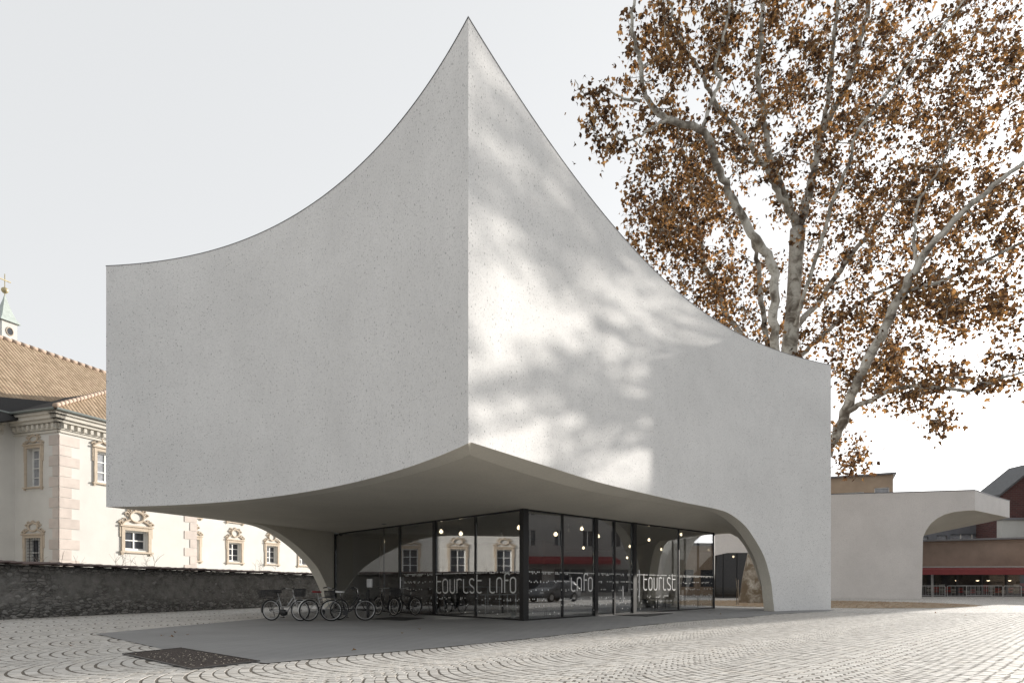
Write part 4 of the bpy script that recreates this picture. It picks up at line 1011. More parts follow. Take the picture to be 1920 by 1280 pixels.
# ------------------------------------------------------------------ town at right
M['tan_wall'] = plain('tan render', (.36, .275, .20), .9, .10, .8)
M['brown_wall'] = plain('brown weathered render', (.27, .205, .165), .9, .16, .7)
M['grey_wall'] = plain('grey cladding', (.16, .165, .18), .7, .10, 1)
M['pale_wall'] = plain('pale render', (.52, .52, .49), .9, .06, 1)
M['red_awning'] = plain('red awning', (.25, .045, .048), .7, .08, 2)
M['brick'] = None
def brick_mat():
    m, t, p, co = newmat('dark red brick'); b = t.n('ShaderNodeTexBrick'); b.inputs['Scale'].default_value = 1.0
    b.inputs['Color1'].default_value = (.13, .055, .05, 1); b.inputs['Color2'].default_value = (.09, .042, .04, 1); b.inputs['Mortar'].default_value = (.12, .095, .09, 1)
    b.inputs['Brick Width'].default_value = .6; b.inputs['Row Height'].default_value = .22; b.inputs['Mortar Size'].default_value = .02
    mp = t.n('ShaderNodeSeparateXYZ'); t.l(co, mp.inputs[0]); cb = t.n('ShaderNodeCombineXYZ'); t.l(t.math('ADD', mp.outputs[0], mp.outputs[1]), cb.inputs[0]); t.l(mp.outputs[2], cb.inputs[1])
    t.l(cb.outputs[0], b.inputs['Vector']); t.l(b.outputs[0], p.inputs['Base Color']); p.inputs['Roughness'].default_value = .9; return m
M['brick'] = brick_mat()
M['slate'] = plain('grey slate roof', (.10, .105, .11), .7, .15, 3)
M['shop_dark'] = plain('shop interior', (.05, .045, .045), .8, .4, 1.5)
M['galv'] = plain('galvanised tube', (.42, .42, .42), .45, metal=.3)
EX, EY, EZ = Vector((1, 0, 0)), Vector((0, 1, 0)), Vector((0, 0, 1))
def bxm(root, name, a, b, m, **k):
    g = MB(); g.obox((0, 0, 0), EX, EY, EZ, a, b); return g.build(name, M[m], root, **k)
# tan office block behind the wing
D = 85; t = thing('office_block', (46, 90, 0), 'tan flat-roofed block with strip windows above the concrete wing', 'building')
x0 = px(1500, 0, D).x; x1 = px(1683, 0, D).x; zt = px(0, 892, D).z
hs = [(px(1530, 0, D).x-x0, px(1636, 0, D).x-x0, px(0, 934, D).z, px(0, 921, D).z), (px(1653, 0, D).x-x0, px(1677, 0, D).x-x0, px(0, 934, D).z, px(0, 915, D).z)]
ub = Vector((1, -.5, 0)).normalized(); nb = Vector((ub.y, -ub.x, 0)); a = Vector((x0, D+4.5, 0))
g = holed_wall(a, ub, nb, x1-x0, -.1, zt, hs, .25); g.build('wall', M['tan_wall'], t)
g = MB(); g.obox(a, ub, -nb, EZ, (x1-x0-.02, 0.0, -.1), (x1-x0, 12, zt)); g.build('wall', M['tan_wall'], t)
for h in hs:
    k = max(1, int((h[1]-h[0])/1.8))
    for i in range(k):
        s0 = h[0]+(h[1]-h[0])*i/k; s1 = h[0]+(h[1]-h[0])*(i+1)/k
        g = MB(); g.obox(a, ub, nb, EZ, (s0+.04, -.2, h[2]+.05), (s1-.04, -.17, h[3]-.05)); w_ = g.build('window', M['pane_pale'], t)
        g = MB()
        for q in ((s0, s0+.08), (s1-.08, s1)): g.obox(a, ub, nb, EZ, (q[0], -.21, h[2]), (q[1], -.12, h[3]))
        g.obox(a, ub, nb, EZ, (s0+.081, -.21, h[3]-.09), (s1-.081, -.12, h[3])); place_child(g, 'frame', M['frame_white'], w_)
g = MB(); g.obox(a, ub, nb, EZ, (-.3, -12, zt), (x1-x0+.35, .4, zt+.22)); g.build('roof', M['sheet_metal'], t)
# grey clad block seen under the canopy
D = 80; t = thing('clad_block', (56, 84, 0), 'grey clad block with a window row seen under the concrete canopy', 'building')
x0 = px(1690, 0, D).x; x1 = px(1878, 0, D).x; zt = px(0, 966, D).z
hs = [(px(1718, 0, D).x-x0, px(1741, 0, D).x-x0, px(0, 1017, D).z, px(0, 1005, D).z), (px(1757, 0, D).x-x0, px(1776, 0, D).x-x0, px(0, 1017, D).z, px(0, 1003, D).z), (px(1782, 0, D).x-x0, px(1866, 0, D).x-x0, px(0, 1017, D).z, px(0, 1001, D).z)]
a = Vector((x0, D, 0)); g = holed_wall(a, EX, -EY, x1-x0, -.1, zt, hs, .3); g.build('wall', M['grey_wall'], t)
g = MB(); g.obox(a, EX, EY, EZ, (x1-x0-.02, 0, -.1), (x1-x0, 8, zt)); g.build('wall', M['grey_wall'], t)
for h in hs:
    k = max(1, round((h[1]-h[0])/1.5))
    for i in range(k):
        s0 = h[0]+(h[1]-h[0])*i/k; s1 = h[0]+(h[1]-h[0])*(i+1)/k
        g = MB(); g.obox(a, EX, -EY, EZ, (s0+.05, -.22, h[2]), (s1-.05, -.2, h[3])); w_ = g.build('window', M['pane_pale'], t)
        g = MB(); g.obox(a, EX, -EY, EZ, (s0, -.24, h[2]), (s0+.07, -.15, h[3])); place_child(g, 'frame', M['frame_white'], w_)
g = MB(); g.obox(a, EX, EY, EZ, (-.2, -.3, zt), (x1-x0+.2, 8, zt+.15)); g.build('roof', M['sheet_metal'], t)
g = MB(); g.tube([Vector((x1-1.5, D-.35, zt-.2)), Vector((x1+.1, D-.35, zt-.9))], .09, 8); g.build('drainpipe', M['frame_white'], t)
# shop row with red awning
D = 67; t = thing('shop_row', (52, 70, 0), 'low brown shop row with a long red awning behind the crowd barriers', 'shop')
x0 = px(1690, 0, D).x; x1 = px(2060, 0, D).x; zt = px(0, 1016, D).z; za = px(0, 1066, D).z
bxm(t, 'wall', (x0, D, za), (x1, D+.3, zt), 'brown_wall')
g = MB(); g.hexa([(x0-.3, D-.5, zt), (x1, D-.5, zt+.55), (x1, D+9, zt+.55), (x0-.3, D+9, zt), (x0-.3, D-.5, zt+.14), (x1, D-.5, zt+.75), (x1, D+9, zt+.75), (x0-.3, D+9, zt+.14)]); g.build('roof', M['sheet_metal'], t)
g = MB(); g.hexa([(x0, D, zt-.01), (x1, D, zt-.01), (x1, D+.28, zt-.01), (x0, D+.28, zt-.01), (x0, D, zt), (x1, D, zt+.54), (x1, D+.28, zt+.54), (x0, D+.28, zt)]); g.build('fascia', M['brown_wall'], t)
g = MB(); g.hexa([(x0, D-1.3, za-.62), (x1, D-1.3, za-.62), (x1, D-.02, za-.55), (x0, D-.02, za-.55), (x0, D-1.3, za-.10), (x1, D-1.3, za-.10), (x1, D-.02, za+.12), (x0, D-.02, za+.12)]); g.build('awning', M['red_awning'], t)
g = MB(); g.tube([(x0, D-1.35, za+.15), (x1, D-1.35, za+.2)], .06, 6); g.build('awning_tube', M['galv'], t)
for i in range(9):
    s = x0+.6+i*2.6; bxm(t, 'shop_post', (s-.09, D-.12, 0), (s+.09, D-.01, za-.57), 'galv' if i in (1, 6) else 'dark_metal')
    bxm(t, 'pane', (s+.12, D-.02, .35), (s+2.48, D+.01, za-.6), 'glass_clear')
    bxm(t, 'stall_riser', (s+.1, D-.05, 0), (s+2.5, D+.05, .34), 'shop_dark')
bxm(t, 'back_wall', (x0, D+4, 0), (x1, D+4.2, zt), 'shop_dark')
M['goods_red'] = plain('red goods', (.25, .03, .03), .7, .4, 3); M['goods_pale'] = plain('pale goods', (.3, .28, .25), .7, .4, 3)
rs = random.Random(21)
for i in range(16):
    s = rs.uniform(px(1740, 0, D).x, px(1925, 0, D).x); h = rs.uniform(.5, 1.5)
    s = px(1742+i*11.6, 0, D+1).x; ordn = ('first', 'second', 'third', 'fourth', 'fifth', 'sixth', 'seventh', 'last')[i//2]
    tt = thing('goods_rack', (s, D+1.2, 0), '%s rack of %s goods from the left inside the red awning shop' % (ordn, 'red' if i % 2 else 'pale'), 'rack', 'red racks in the shop' if i % 2 else 'pale racks in the shop')
    bxm(tt, 'frame', (s-.35, D+.9, 0), (s-.31, D+1.3, h+.2), 'dark_metal')
    for q in range(3): bxm(tt, 'shelf', (s-.3, D+.9, .1+q*h/3), (s+.3, D+1.3, .1+q*h/3+h/4), 'goods_red' if i % 2 else 'goods_pale')
for i, x in enumerate((1794, 1833, 1853, 1893)):
    c = px(x, 1087, D+.8); tt = thing('shop_lamp', c, ['small white lamp at the left of the shop behind the barriers', 'small white lamp in the middle of the shop', 'left one of two yellow lamps in the shop', 'right one of two yellow lamps in the shop'][i], 'lamp', 'lamps in the shop')
    g = MB(); g.lathe([(.2, -.03), (.16, .05), (.05, .12)], c, 10); g.build('shade', M['black_metal'], tt)
    g = MB(); g.lathe([(.04, -.09), (.13, -.06), (.15, -.031)], c, 10); g.build('bulb', M['bulb_lit'], tt)
    g = MB(); g.tube([c+Vector((0, 0, .1)), c+Vector((0, 0, .7))], .01, 4); g.build('cord', M['black_plastic'], tt)
# pale house and brick house at the far right
t = thing('pale_house', (60, 74, 0), 'pale rendered house wall between the brick house and the shop roof', 'building')
x0 = px(1879, 0, 73).x; bxm(t, 'wall', (x0, 73, 0), (x0+9, 73.8, px(0, 974, 73).z), 'pale_wall'); bxm(t, 'eave', (x0-.2, 72.7, px(0, 974, 73).z), (x0+9.2, 74, px(0, 974, 73).z+.2), 'sheet_metal')
D = 76; t = thing('brick_house', (64, 82, 0), 'dark red brick house with grey pitched roof at the right edge', 'building')
x0 = px(1876, 0, D).x; xr = 62.5; x1 = 66.0; ze = px(0, 926, D).z; zr = 15.6; z1 = 12.6
g = MB(); g.poly([(x0, D, 0), (x1, D, 0), (x1, D, z1), (xr, D, zr), (x0, D, ze)]); g.poly([(x0, D+4, 0), (x1, D+4, 0), (x1, D+4, z1), (xr, D+4, zr), (x0, D+4, ze)])
g.quad((x0, D, 0), (x0, D+4, 0), (x0, D+4, ze), (x0, D, ze)); g.quad((x1, D, 0), (x1, D+4, 0), (x1, D+4, z1), (x1, D, z1)); g.build('wall', M['brick'], t)
g = MB(); e = .5
g.hexa([(x0-e, D-e, ze-.35), (xr, D-e, zr+.03), (xr, D+4+e, zr+.03), (x0-e, D+4+e, ze-.35), (x0-e, D-e, ze-.1), (xr, D-e, zr+.28), (xr, D+4+e, zr+.28), (x0-e, D+4+e, ze-.1)]); g.build('roof', M['slate'], t)
g = MB(); g.hexa([(xr+.01, D-e, zr+.03), (x1+e, D-e, z1-.4), (x1+e, D+4+e, z1-.4), (xr+.01, D+4+e, zr+.03), (xr+.01, D-e, zr+.28), (x1+e, D-e, z1-.15), (x1+e, D+4+e, z1-.15), (xr+.01, D+4+e, zr+.28)]); g.build('roof', M['slate'], t)
t = thing('shadow_block', (62.6, 71, 0), 'tall narrow brick block added beyond the right edge of the view to cast the ground shadow', 'building')  # unseen block, added and sized to throw the shadow edge on the paving
hs = [(.5+i*1.9, 1.5+i*1.9, 2+j*3.4, 3.9+j*3.4) for i in range(2) for j in range(5)]
a = Vector((60.4, 70, 0)); BX = 64.8; BH = 20.7; g = holed_wall(a, EX, -EY, BX-a.x, 0, BH, hs, .2); g.build('wall', M['brick'], t)
for h in hs: bxm(t, 'window', (a.x+h[0], 70.12, h[2]), (a.x+h[1], 70.16, h[3]), 'pane')
g = MB(); g.quad((a.x, 70, 0), (a.x, 73, 0), (a.x, 73, BH), (a.x, 70, BH)); g.quad((BX, 70, 0), (BX, 73, 0), (BX, 73, BH), (BX, 70, BH)); g.quad((a.x, 73, 0), (BX, 73, 0), (BX, 73, BH), (a.x, 73, BH)); g.build('wall', M['brick'], t)
bxm(t, 'roof', (a.x-.1, 69.9, BH+.005), (BX+.05, 73.1, BH+.2), 'slate')  # top of the added shadow block
# crowd barriers
def barrier(p0, p1, label):
    t = thing('crowd_barrier', (p0+p1)/2, label, 'barrier', 'crowd barriers in front of the shop'); u = (p1-p0).normalized(); L = (p1-p0).length; H = 1.12
    g = MB(); r = .12; pts = [p0+EZ*.0, p0+EZ*(H-r)]+[p0+u*(r-r*math.cos(a))+EZ*(H-r+r*math.sin(a)) for a in (.5, 1.0, 1.5)]+[p1-u*(r-r*math.cos(a))+EZ*(H-r+r*math.sin(a)) for a in (1.5, 1.0, .5)]+[p1+EZ*(H-r), p1]
    g.tube(pts, .026, 6); g.build('frame', M['galv'], t)
    g = MB(); g.tube([p0+EZ*.2, p1+EZ*.2], .018, 6); g.build('bottom_rail', M['galv'], t)
    g = MB(); n = 14
    for i in range(1, n): q = p0+u*L*i/n; g.tube([q+EZ*.2, q+EZ*(H-.01)], .009, 5)
    tag(g.build('bars', M['galv'], t), kind='stuff')
    nn = Vector((-u.y, u.x, 0))
    for s in (.2, .8):
        q = p0+u*L*s; g = MB(); g.tube([q-nn*.3, q+nn*.3], .02, 6); g.build('foot', M['galv'], t)
BD = 60
for x0, x1, d0, d1, l in ((1700, 1772, 61, 60.5, 'crowd barrier leftmost, half hidden by the concrete arch'), (1776, 1880, 58.5, 58.5, 'long crowd barrier in the middle of the row'), (1812, 1815, 61, 59, ''), (1882, 1915, 59.5, 58.8, 'crowd barrier at the right end of the row')):
    if l: barrier(Vector((px(x0, 0, d0).x, d0, .005)), Vector((px(x1, 0, d1).x, d1, .005)), l)
barrier(Vector((px(1812, 0, 61).x, 61, .005)), Vector((px(1860, 0, 62.5).x, 62.5, .005)), 'crowd barrier standing behind the long middle one')

# ------------------------------------------------------------------ the street mirrored in the right glass (to the right of the view)
t = thing('gabled_house', (52, 28, 0), 'pale gabled house with red shop awning, seen mirrored in the right glass', 'building')
M['street_wall'] = plain('street render', (.34, .33, .315), .9, .08, 1)
a = Vector((50, 12, 0)); hs = []
for k in range(9):
    s = 1.2+k*3.3
    hs += [(s, s+1.1, 5.6, 7.3), (s, s+1.1, 9.0, 10.6)]
for k in range(6): hs.append((1.0+k*5, 4.6+k*5, .4, 3.0))
g = holed_wall(a, EY, -EX, 32, 0, 12, hs, .3); g.build('wall', M['street_wall'], t)
for h in hs:
    g = MB(); g.obox(a, EY, -EX, EZ, (h[0], -.26, h[2]), (h[1], -.24, h[3])); w_ = g.build('window', M['pane'], t)
    g = MB(); c = (h[0]+h[1])/2; g.obox(a, EY, -EX, EZ, (c-.04, -.235, h[2]), (c+.04, -.15, h[3])); place_child(g, 'frame', M['frame_white'], w_)
g = MB(); g.hexa([(47.9, 14, 3.5), (49.9, 14, 3.9), (49.9, 40, 3.9), (47.9, 40, 3.5), (47.9, 14, 3.9), (49.9, 14, 4.4), (49.9, 40, 4.4), (47.9, 40, 3.9)]); g.build('awning', M['red_awning'], t)
g = MB(); g.hexa([(49.4, 11.4, 11.8), (60, 11.4, 17), (60, 44.6, 17), (49.4, 44.6, 11.8), (49.4, 11.4, 12.1), (60, 11.4, 17.3), (60, 44.6, 17.3), (49.4, 44.6, 12.1)]); g.build('roof', M['slate'], t)
g = MB(); g.poly([(50, 12, 0), (66, 12, 0), (66, 12, 14), (60, 12, 17), (50, 12, 12)]); g.poly([(50, 44, 0), (66, 44, 0), (66, 44, 14), (60, 44, 17), (50, 44, 12)]); g.build('gable_wall', M['street_wall'], t)
for s in (49.4,): 
    g = MB(); g.box((52, 18.0, 14.5), (1.2, 1.6, 4)); g.build('chimney', M['pale_wall'], t)
t = thing('street_shed', (51, 52, 0), 'low grey flat-roofed building beside the gabled house, seen mirrored in the last pane', 'building')
hs = [(1+k*2.6, 2.8+k*2.6, 1.0, 3.0) for k in range(6)]
g = holed_wall(Vector((50.5, 44.4, 0)), EY, -EX, 16.5, 0, 5.8, hs, .25); g.build('wall', M['tan_wall'], t)
for h in hs: bxm(t, 'window', (50.7, 44.4+h[0], h[2]), (50.74, 44.4+h[1], h[3]), 'pane')
bxm(t, 'roof', (50.2, 44.2, 5.805), (58, 61.2, 6.1), 'sheet_metal')
g = MB(); g.quad((50.5, 60.9, 0), (58, 60.9, 0), (58, 60.9, 5.8), (50.5, 60.9, 5.8)); g.build('wall', M['tan_wall'], t)
# parked car mirrored in the glass
M['car_paint'] = plain('dark grey car paint', (.13, .132, .138), .25, .05, 2); M['car_glass'] = plain('car window', (.02, .022, .025), .05, .1)
M['lamp_lens'] = plain('headlight lens', (.6, .6, .58), .1, .05)
def car(loc, rz, label):
    t = thing('parked_car', loc, label, 'car'); t.rotation_euler = (0, 0, rz)
    prof = [(-2.05, .35), (-2.1, .62), (-2.02, .95), (-1.9, 1.02), (-1.5, 1.42), (-1.15, 1.5), (-.2, 1.52), (.35, 1.42), (1.05, .98), (1.75, .85), (2.02, .7), (2.08, .45), (2.0, .28), (-1.95, .28)]
    rows = []
    for yy, k in ((-.86, .0), (-.84, .55), (-.70, 1), (0, 1.02), (.70, 1), (.84, .55), (.86, 0)):
        r = []
        for x, z in prof:
            if z > .95: zz = .95+(z-.95)*max(k, .02) if abs(yy) > .75 else z; 
            else: zz = z
            r.append((x*(1 if abs(yy) < .8 else .985), yy, zz))
        rows.append(r+[r[0]])
    def loc0(o): o.location = (0, 0, 0); return o
    g = MB(); g.grid(rows); g.poly(rows[0][:-1]); g.poly(rows[-1][:-1])
    o = loc0(place('body', fin(g, 'body', M['car_paint'], True), t, 0))
    for sy in (-1, 1):
        g = MB(); g.poly([(-1.62, sy*.80, 1.04), (.78, sy*.80, 1.04), (.22, sy*.725, 1.37), (-1.2, sy*.725, 1.42)]); loc0(place('side_window', fin(g, 'side_window', M['car_glass']), t))
        for x in (-1.28, 1.3):
            g = MB(); g.tube([(x, sy*.70, .33), (x, sy*.885, .33)], .33, 18); wv = loc0(place('wheel', fin(g, 'wheel', M['rubber']), t))
            g = MB(); g.tube([(x, sy*.886, .33), (x, sy*.9, .33)], .21, 14); rm = place('rim', fin(g, 'rim', M['chrome']), wv); rm.location = (0, 0, 0)
        g = MB(); g.box((1.95, sy*.62, .66), (.2, .3, .14)); loc0(place('headlight', fin(g, 'headlight', M['lamp_lens']), t))
        g = MB(); g.box((.72, sy*.95, 1.02), (.12, .16, .12)); loc0(place('mirror', fin(g, 'mirror', M['car_paint']), t))
        g = MB(); g.box((-2.02, sy*.68, .82), (.08, .22, .2)); loc0(place('tail_light', fin(g, 'tail_light', M['red_awning']), t))
    g = MB(); g.quad((.98, -.64, 1.03), (.98, .64, 1.03), (.42, .58, 1.41), (.42, -.58, 1.41)); loc0(place('windscreen', fin(g, 'windscreen', M['car_glass']), t))
car((24.6, 27.2, 0), R(52-180), 'dark grey hatchback parked at right, seen mirrored in the right glass')

# ------------------------------------------------------------------ bicycles
def bike(rear, front, label, paint, rear_basket=None, front_basket=None, saddle='black_plastic', low=True, cover=False, light_fender=False, motor=False, wr=.345):
    rear = Vector((*rear, .008)); front = Vector((*front, .008)); d = (front-rear); WB = 1.07; rz = math.atan2(d.y, d.x)
    t = thing('bicycle', rear, label, 'bicycle', 'bicycles parked under the concrete soffit'); t.rotation_euler = (R(3), 0, rz)
    def put(g, n, m, par=None, smooth=True):
        o = place(n, fin(g, n, M[m], smooth), par or t); o.location = (0, 0, 0); return o
    z = wr
    for x, nme in ((0, 'wheel'), (WB, 'wheel')):
        C = Vector((x, 0, z)); ring_ = lambda r: [C+Vector((r*math.cos(k*math.pi/16), 0, r*math.sin(k*math.pi/16))) for k in range(32)]
        g = MB(); g.tube(ring_(wr-.022), .023, 6, closed=True); wv = put(g, 'wheel', 'rubber')
        g = MB(); g.tube(ring_(wr-.052), .013, 5, closed=True); put(g, 'rim', 'chrome', wv)
        g = MB()
        for k in range(18):
            a = k*math.pi/9; g.tube([C+Vector((.02*math.cos(a+.8), .03*(-1)**k, .02*math.sin(a+.8))), C+Vector(((wr-.06)*math.cos(a), 0, (wr-.06)*math.sin(a)))], .0016, 3)
        put(g, 'spokes', 'chrome', wv)
        g = MB(); g.tube([C+Vector((0, -.05, 0)), C+Vector((0, .05, 0))], .024, 8); put(g, 'hub', 'dark_metal', wv)
        g = MB(); a0, a1 = (R(20), R(195)) if x == 0 else (R(35), R(170)); fr = wr+.025
        P = [[C+Vector((fr*math.cos(a0+(a1-a0)*k/14), s, fr*math.sin(a0+(a1-a0)*k/14)+.012*(1 if abs(s) < .01 else 0))) for k in range(15)] for s in (-.03, 0, .03)]
        g.grid(P); put(g, 'mudguard', 'white_paint' if (light_fender and x == 0) else paint)
    bb = Vector((.44, 0, .28)); st = Vector((.30, 0, .78)); hd = Vector((.86, 0, .80)); hb = Vector((.90, 0, .66)); ra = Vector((0, 0, z)); fa = Vector((WB, 0, z))
    g = MB()
    g.tube([bb, st], .019, 8)
    if low:
        g.tube([bb, bb+Vector((.18, 0, .05)), hb+Vector((-.08, 0, -.06)), hb], [.024]*4, 8); g.tube([bb+(st-bb)*.35, bb+(st-bb)*.35+Vector((.2, 0, -.01)), hd-Vector((.04, 0, .05))], .02, 8)
    else: g.tube([bb, hb], .024, 8); g.tube([st-Vector((0, 0, .05)), hd], .02, 8)
    g.tube([hb+Vector((.01, 0, -.03)), hd+Vector((-.02, 0, .05))], .024, 8)
    for s in (-.05, .05):
        g.tube([bb, ra+Vector((0, s, 0))], .011, 6); g.tube([st-Vector((0, 0, .08)), ra+Vector((0, s, 0))], .009, 6)
        g.tube([hb+Vector((.01, s*.8, -.03)), hb+Vector((.06, s, -.12)), fa+Vector((0, s, 0))], .013, 6)
    put(g, 'frame', paint)
    g = MB(); g.tube([st, st+Vector((-.03, 0, .12))], .014, 8); put(g, 'seat_post', 'chrome')
    sc = st+Vector((-.05, 0, .15)); g = MB(); P = []
    for i in range(9):
        u = i/8; x = sc.x-.13+.29*u; wv = .085*(1-u)**.6+.02; P.append([(x, -wv, sc.z-.01), (x, -wv*.6, sc.z+.025+.02*(1-u)**2), (x, 0, sc.z+.03+.02*(1-u)**2), (x, wv*.6, sc.z+.025+.02*(1-u)**2), (x, wv, sc.z-.01), (x, 0, sc.z-.02), (x, -wv, sc.z-.01)])
    g.grid(P); g.poly(P[0][:-1]); g.poly(P[-1][:-1]); put(g, 'saddle', 'white_paint' if cover else saddle)
    hc = hd+Vector((-.035, 0, .22)); g = MB(); g.tube([hd+Vector((-.02, 0, .04)), hc], .014, 8)
    g.tube([hc+Vector((-.20, -.30, .03)), hc+Vector((-.08, -.27, .05)), hc+Vector((0, -.12, .02)), hc, hc+Vector((0, .12, .02)), hc+Vector((-.08, .27, .05)), hc+Vector((-.20, .30, .03))], .012, 8); put(g, 'handlebar', 'chrome')
    for s in (-1, 1):
        g = MB(); g.tube([hc+Vector((-.08, s*.272, .05)), hc+Vector((-.205, s*.302, .028))], .019, 8); put(g, 'grip', 'black_plastic')
    g = MB(); g.tube([bb+Vector((0, -.06, 0)), bb+Vector((0, .06, 0))], .05, 12); g.tube([bb+Vector((0, -.05, 0)), bb+Vector((0, -.058, 0))], .095, 18)
    g.tube([bb+Vector((0, -.08, 0)), bb+Vector((.06, -.08, -.15))], .012, 6); g.tube([bb+Vector((0, .08, 0)), bb+Vector((-.06, .08, .15))], .012, 6)
    g.box((bb.x+.06, -.12, bb.z-.155), (.1, .08, .025)); g.box((bb.x-.06, .12, bb.z+.155), (.1, .08, .025)); put(g, 'crank', 'dark_metal', None, False)
    g = MB(); g.tube([bb+Vector((0, -.052, .09)), ra+Vector((0, -.052, .035)), ra+Vector((-.035, -.052, 0)), ra+Vector((0, -.052, -.035)), bb+Vector((0, -.052, -.09))], .006, 4); put(g, 'chain', 'dark_metal')
    if motor: g = MB(); g.tube([bb+Vector((.03, -.07, -.02)), bb+Vector((.03, .07, -.02))], .10, 12); put(g, 'motor', 'black_plastic')
    g = MB(); k = z+wr+.06
    g.box((-.02, 0, k), (.38, .13, .014)); 
    for s in (-.06, .06): g.tube([(-.16, s, k), (0, s*1.1, z)], .006, 5); g.tube([(.17, s, k), (st.x-.03, s*.3, st.z-.1)], .006, 5)
    put(g, 'rack', 'dark_metal', None, False)
    g = MB(); g.tube([ra+Vector((.06, .04, -.02)), Vector((.03, .17, .0))], .009, 6); put(g, 'kickstand', 'dark_metal')
    def basket(c, lx, ly, h, name, m):
        g = MB(); b = lambda k, zz: [(c.x+sx*lx*k, c.y+sy*ly*k, c.z+zz) for sx, sy in ((-.5, -.5), (.5, -.5), (.5, .5), (-.5, .5))]
        for q in range(6):
            zz = h*q/5; P = b(.82+.18*q/5, zz); g.tube(P, .007 if q < 5 else .012, 5, closed=True)
        lo, hi = b(.82, 0), b(1, h)
        for e in range(4):
            f_ = (e+1) % 4
            for q in range(9):
                a = Vector(lo[e]).lerp(Vector(lo[f_]), q/8); bb_ = Vector(hi[e]).lerp(Vector(hi[f_]), q/8); g.tube([a, bb_], .005, 4)
        g.poly(b(.81, .004)); put(g, name, m, None, False)
    if rear_basket: basket(Vector((-.05, 0, k+.012)), *rear_basket, 'rear_basket', 'dark_metal')
    if front_basket: basket(Vector((hd.x+.22, 0, hd.z+.0)), *front_basket, 'front_basket', 'dark_metal')
    g = MB(); g.lathe([(.03, 0), (.035, .05), (.02, .06)], (WB-.16, 0, .62), 10); put(g, 'headlamp', 'chrome')
    return t
M['bike_silver'] = plain('silver frame', (.38, .38, .38), .35, metal=.5); M['bike_black'] = plain('black frame', (.018, .018, .02), .3); M['bike_red'] = plain('dark red', (.22, .02, .025), .5)
def at(x, D): return ((x-960)/F*D, D)
bike(at(509, 20.9), at(571, 20.6), 'silver bicycle with a wide rear basket, leftmost of the parked ones', 'bike_silver', (.62, .40, .22), (.30, .26, .22), low=True, motor=True)
bike(at(579, 20.6), at(626, 21.2), 'pale bicycle with a red saddle and white rear mudguard, in the middle', 'bike_silver', None, None, saddle='bike_red', low=False, light_fender=True)
bike(at(621, 20.6), at(680, 20.9), 'black step-through bicycle with a white saddle cover, nearest the post', 'bike_black', (.34, .28, .20), None, low=True, cover=True)
bike(at(738, 24.0), at(706, 24.8), 'black bicycle with a rear crate standing in for a reflection just right of the post, facing left', 'bike_black', (.36, .30, .22), None, low=True)  # solid bicycle added in place of a reflection in the glass
bike(at(778, 24.6), at(738, 25.4), 'black bicycle standing in for a reflection at the glass door, farthest right of all', 'bike_black', None, (.30, .26, .22), low=False)  # likewise added where the glass would mirror a parked bicycle

# ------------------------------------------------------------------ the plane tree in the courtyard
TD = 43.0
def bark_mat():
    m, t, p, co = newmat('plane tree bark')
    f = t.noise(co, 1.3, 6, .6, .5); f2 = t.noise(co, 4.5, 5, .6, 1.0)
    c = t.ramp(f, [(.36, (.11, .09, .07)), (.45, (.26, .24, .205)), (.53, (.45, .43, .38)), (.66, (.55, .535, .49))])
    c = t.mix(t.ramp(f2, [(.54, 0.), (.62, .5)]), c, (.17, .145, .115))
    sx = t.n('ShaderNodeSeparateXYZ'); t.l(co, sx.inputs[0])
    low = t.ramp(t.math('DIVIDE', sx.outputs['Z'], 9.0), [(.15, 1.), (1., 0.)])       # the old butt keeps its thick brown bark
    c = t.mix(t.math('MULTIPLY', low, t.ramp(f, [(.45, .95), (.72, .15)])), c, (.13, .095, .06))
    t.l(c, p.inputs['Base Color']); p.inputs['Roughness'].default_value = .85
    b = t.n('ShaderNodeBump'); b.inputs['Strength'].default_value = .5; b.inputs['Distance'].default_value = .03; t.l(f2, b.inputs['Height']); t.l(b.outputs[0], p.inputs['Normal'])
    return m
M['bark'] = bark_mat()
def leaf_mat():
    m, t, p, co = newmat('dry plane leaves'); t.N.remove(p)
    g = t.n('ShaderNodeNewGeometry'); 
    c = t.ramp(g.outputs['Random Per Island'], [(0., (.05, .038, .034)), (.30, (.12, .078, .05)), (.6, (.245, .158, .085)), (.85, (.39, .25, .118)), (1., (.47, .325, .17))])
    c = t.mix(t.ramp(t.noise(co, .25, 3), [(.46, .0), (.68, .35)]), c, (.12, .08, .055))
    d = t.n('ShaderNodeBsdfDiffuse'); tr = t.n('ShaderNodeBsdfTranslucent'); ms = t.n('ShaderNodeMixShader'); ms.inputs[0].default_value = .5
    t.l(c, d.inputs[0]); vv_ = t.mix(1.0, c, (1.0, .78, .55), 'MULTIPLY'); t.l(vv_, tr.inputs[0])
    t.l(d.outputs[0], ms.inputs[1]); t.l(tr.outputs[0], ms.inputs[2]); t.l(ms.outputs[0], t.N['Material Output'].inputs[0]); return m
M['leaf'] = leaf_mat()
tree = thing('plane_tree', (px(1412, 1120, TD).x, TD, 0), 'tall plane tree with mottled pale limbs and rust brown autumn leaves', 'tree')
rs = random.Random(11)
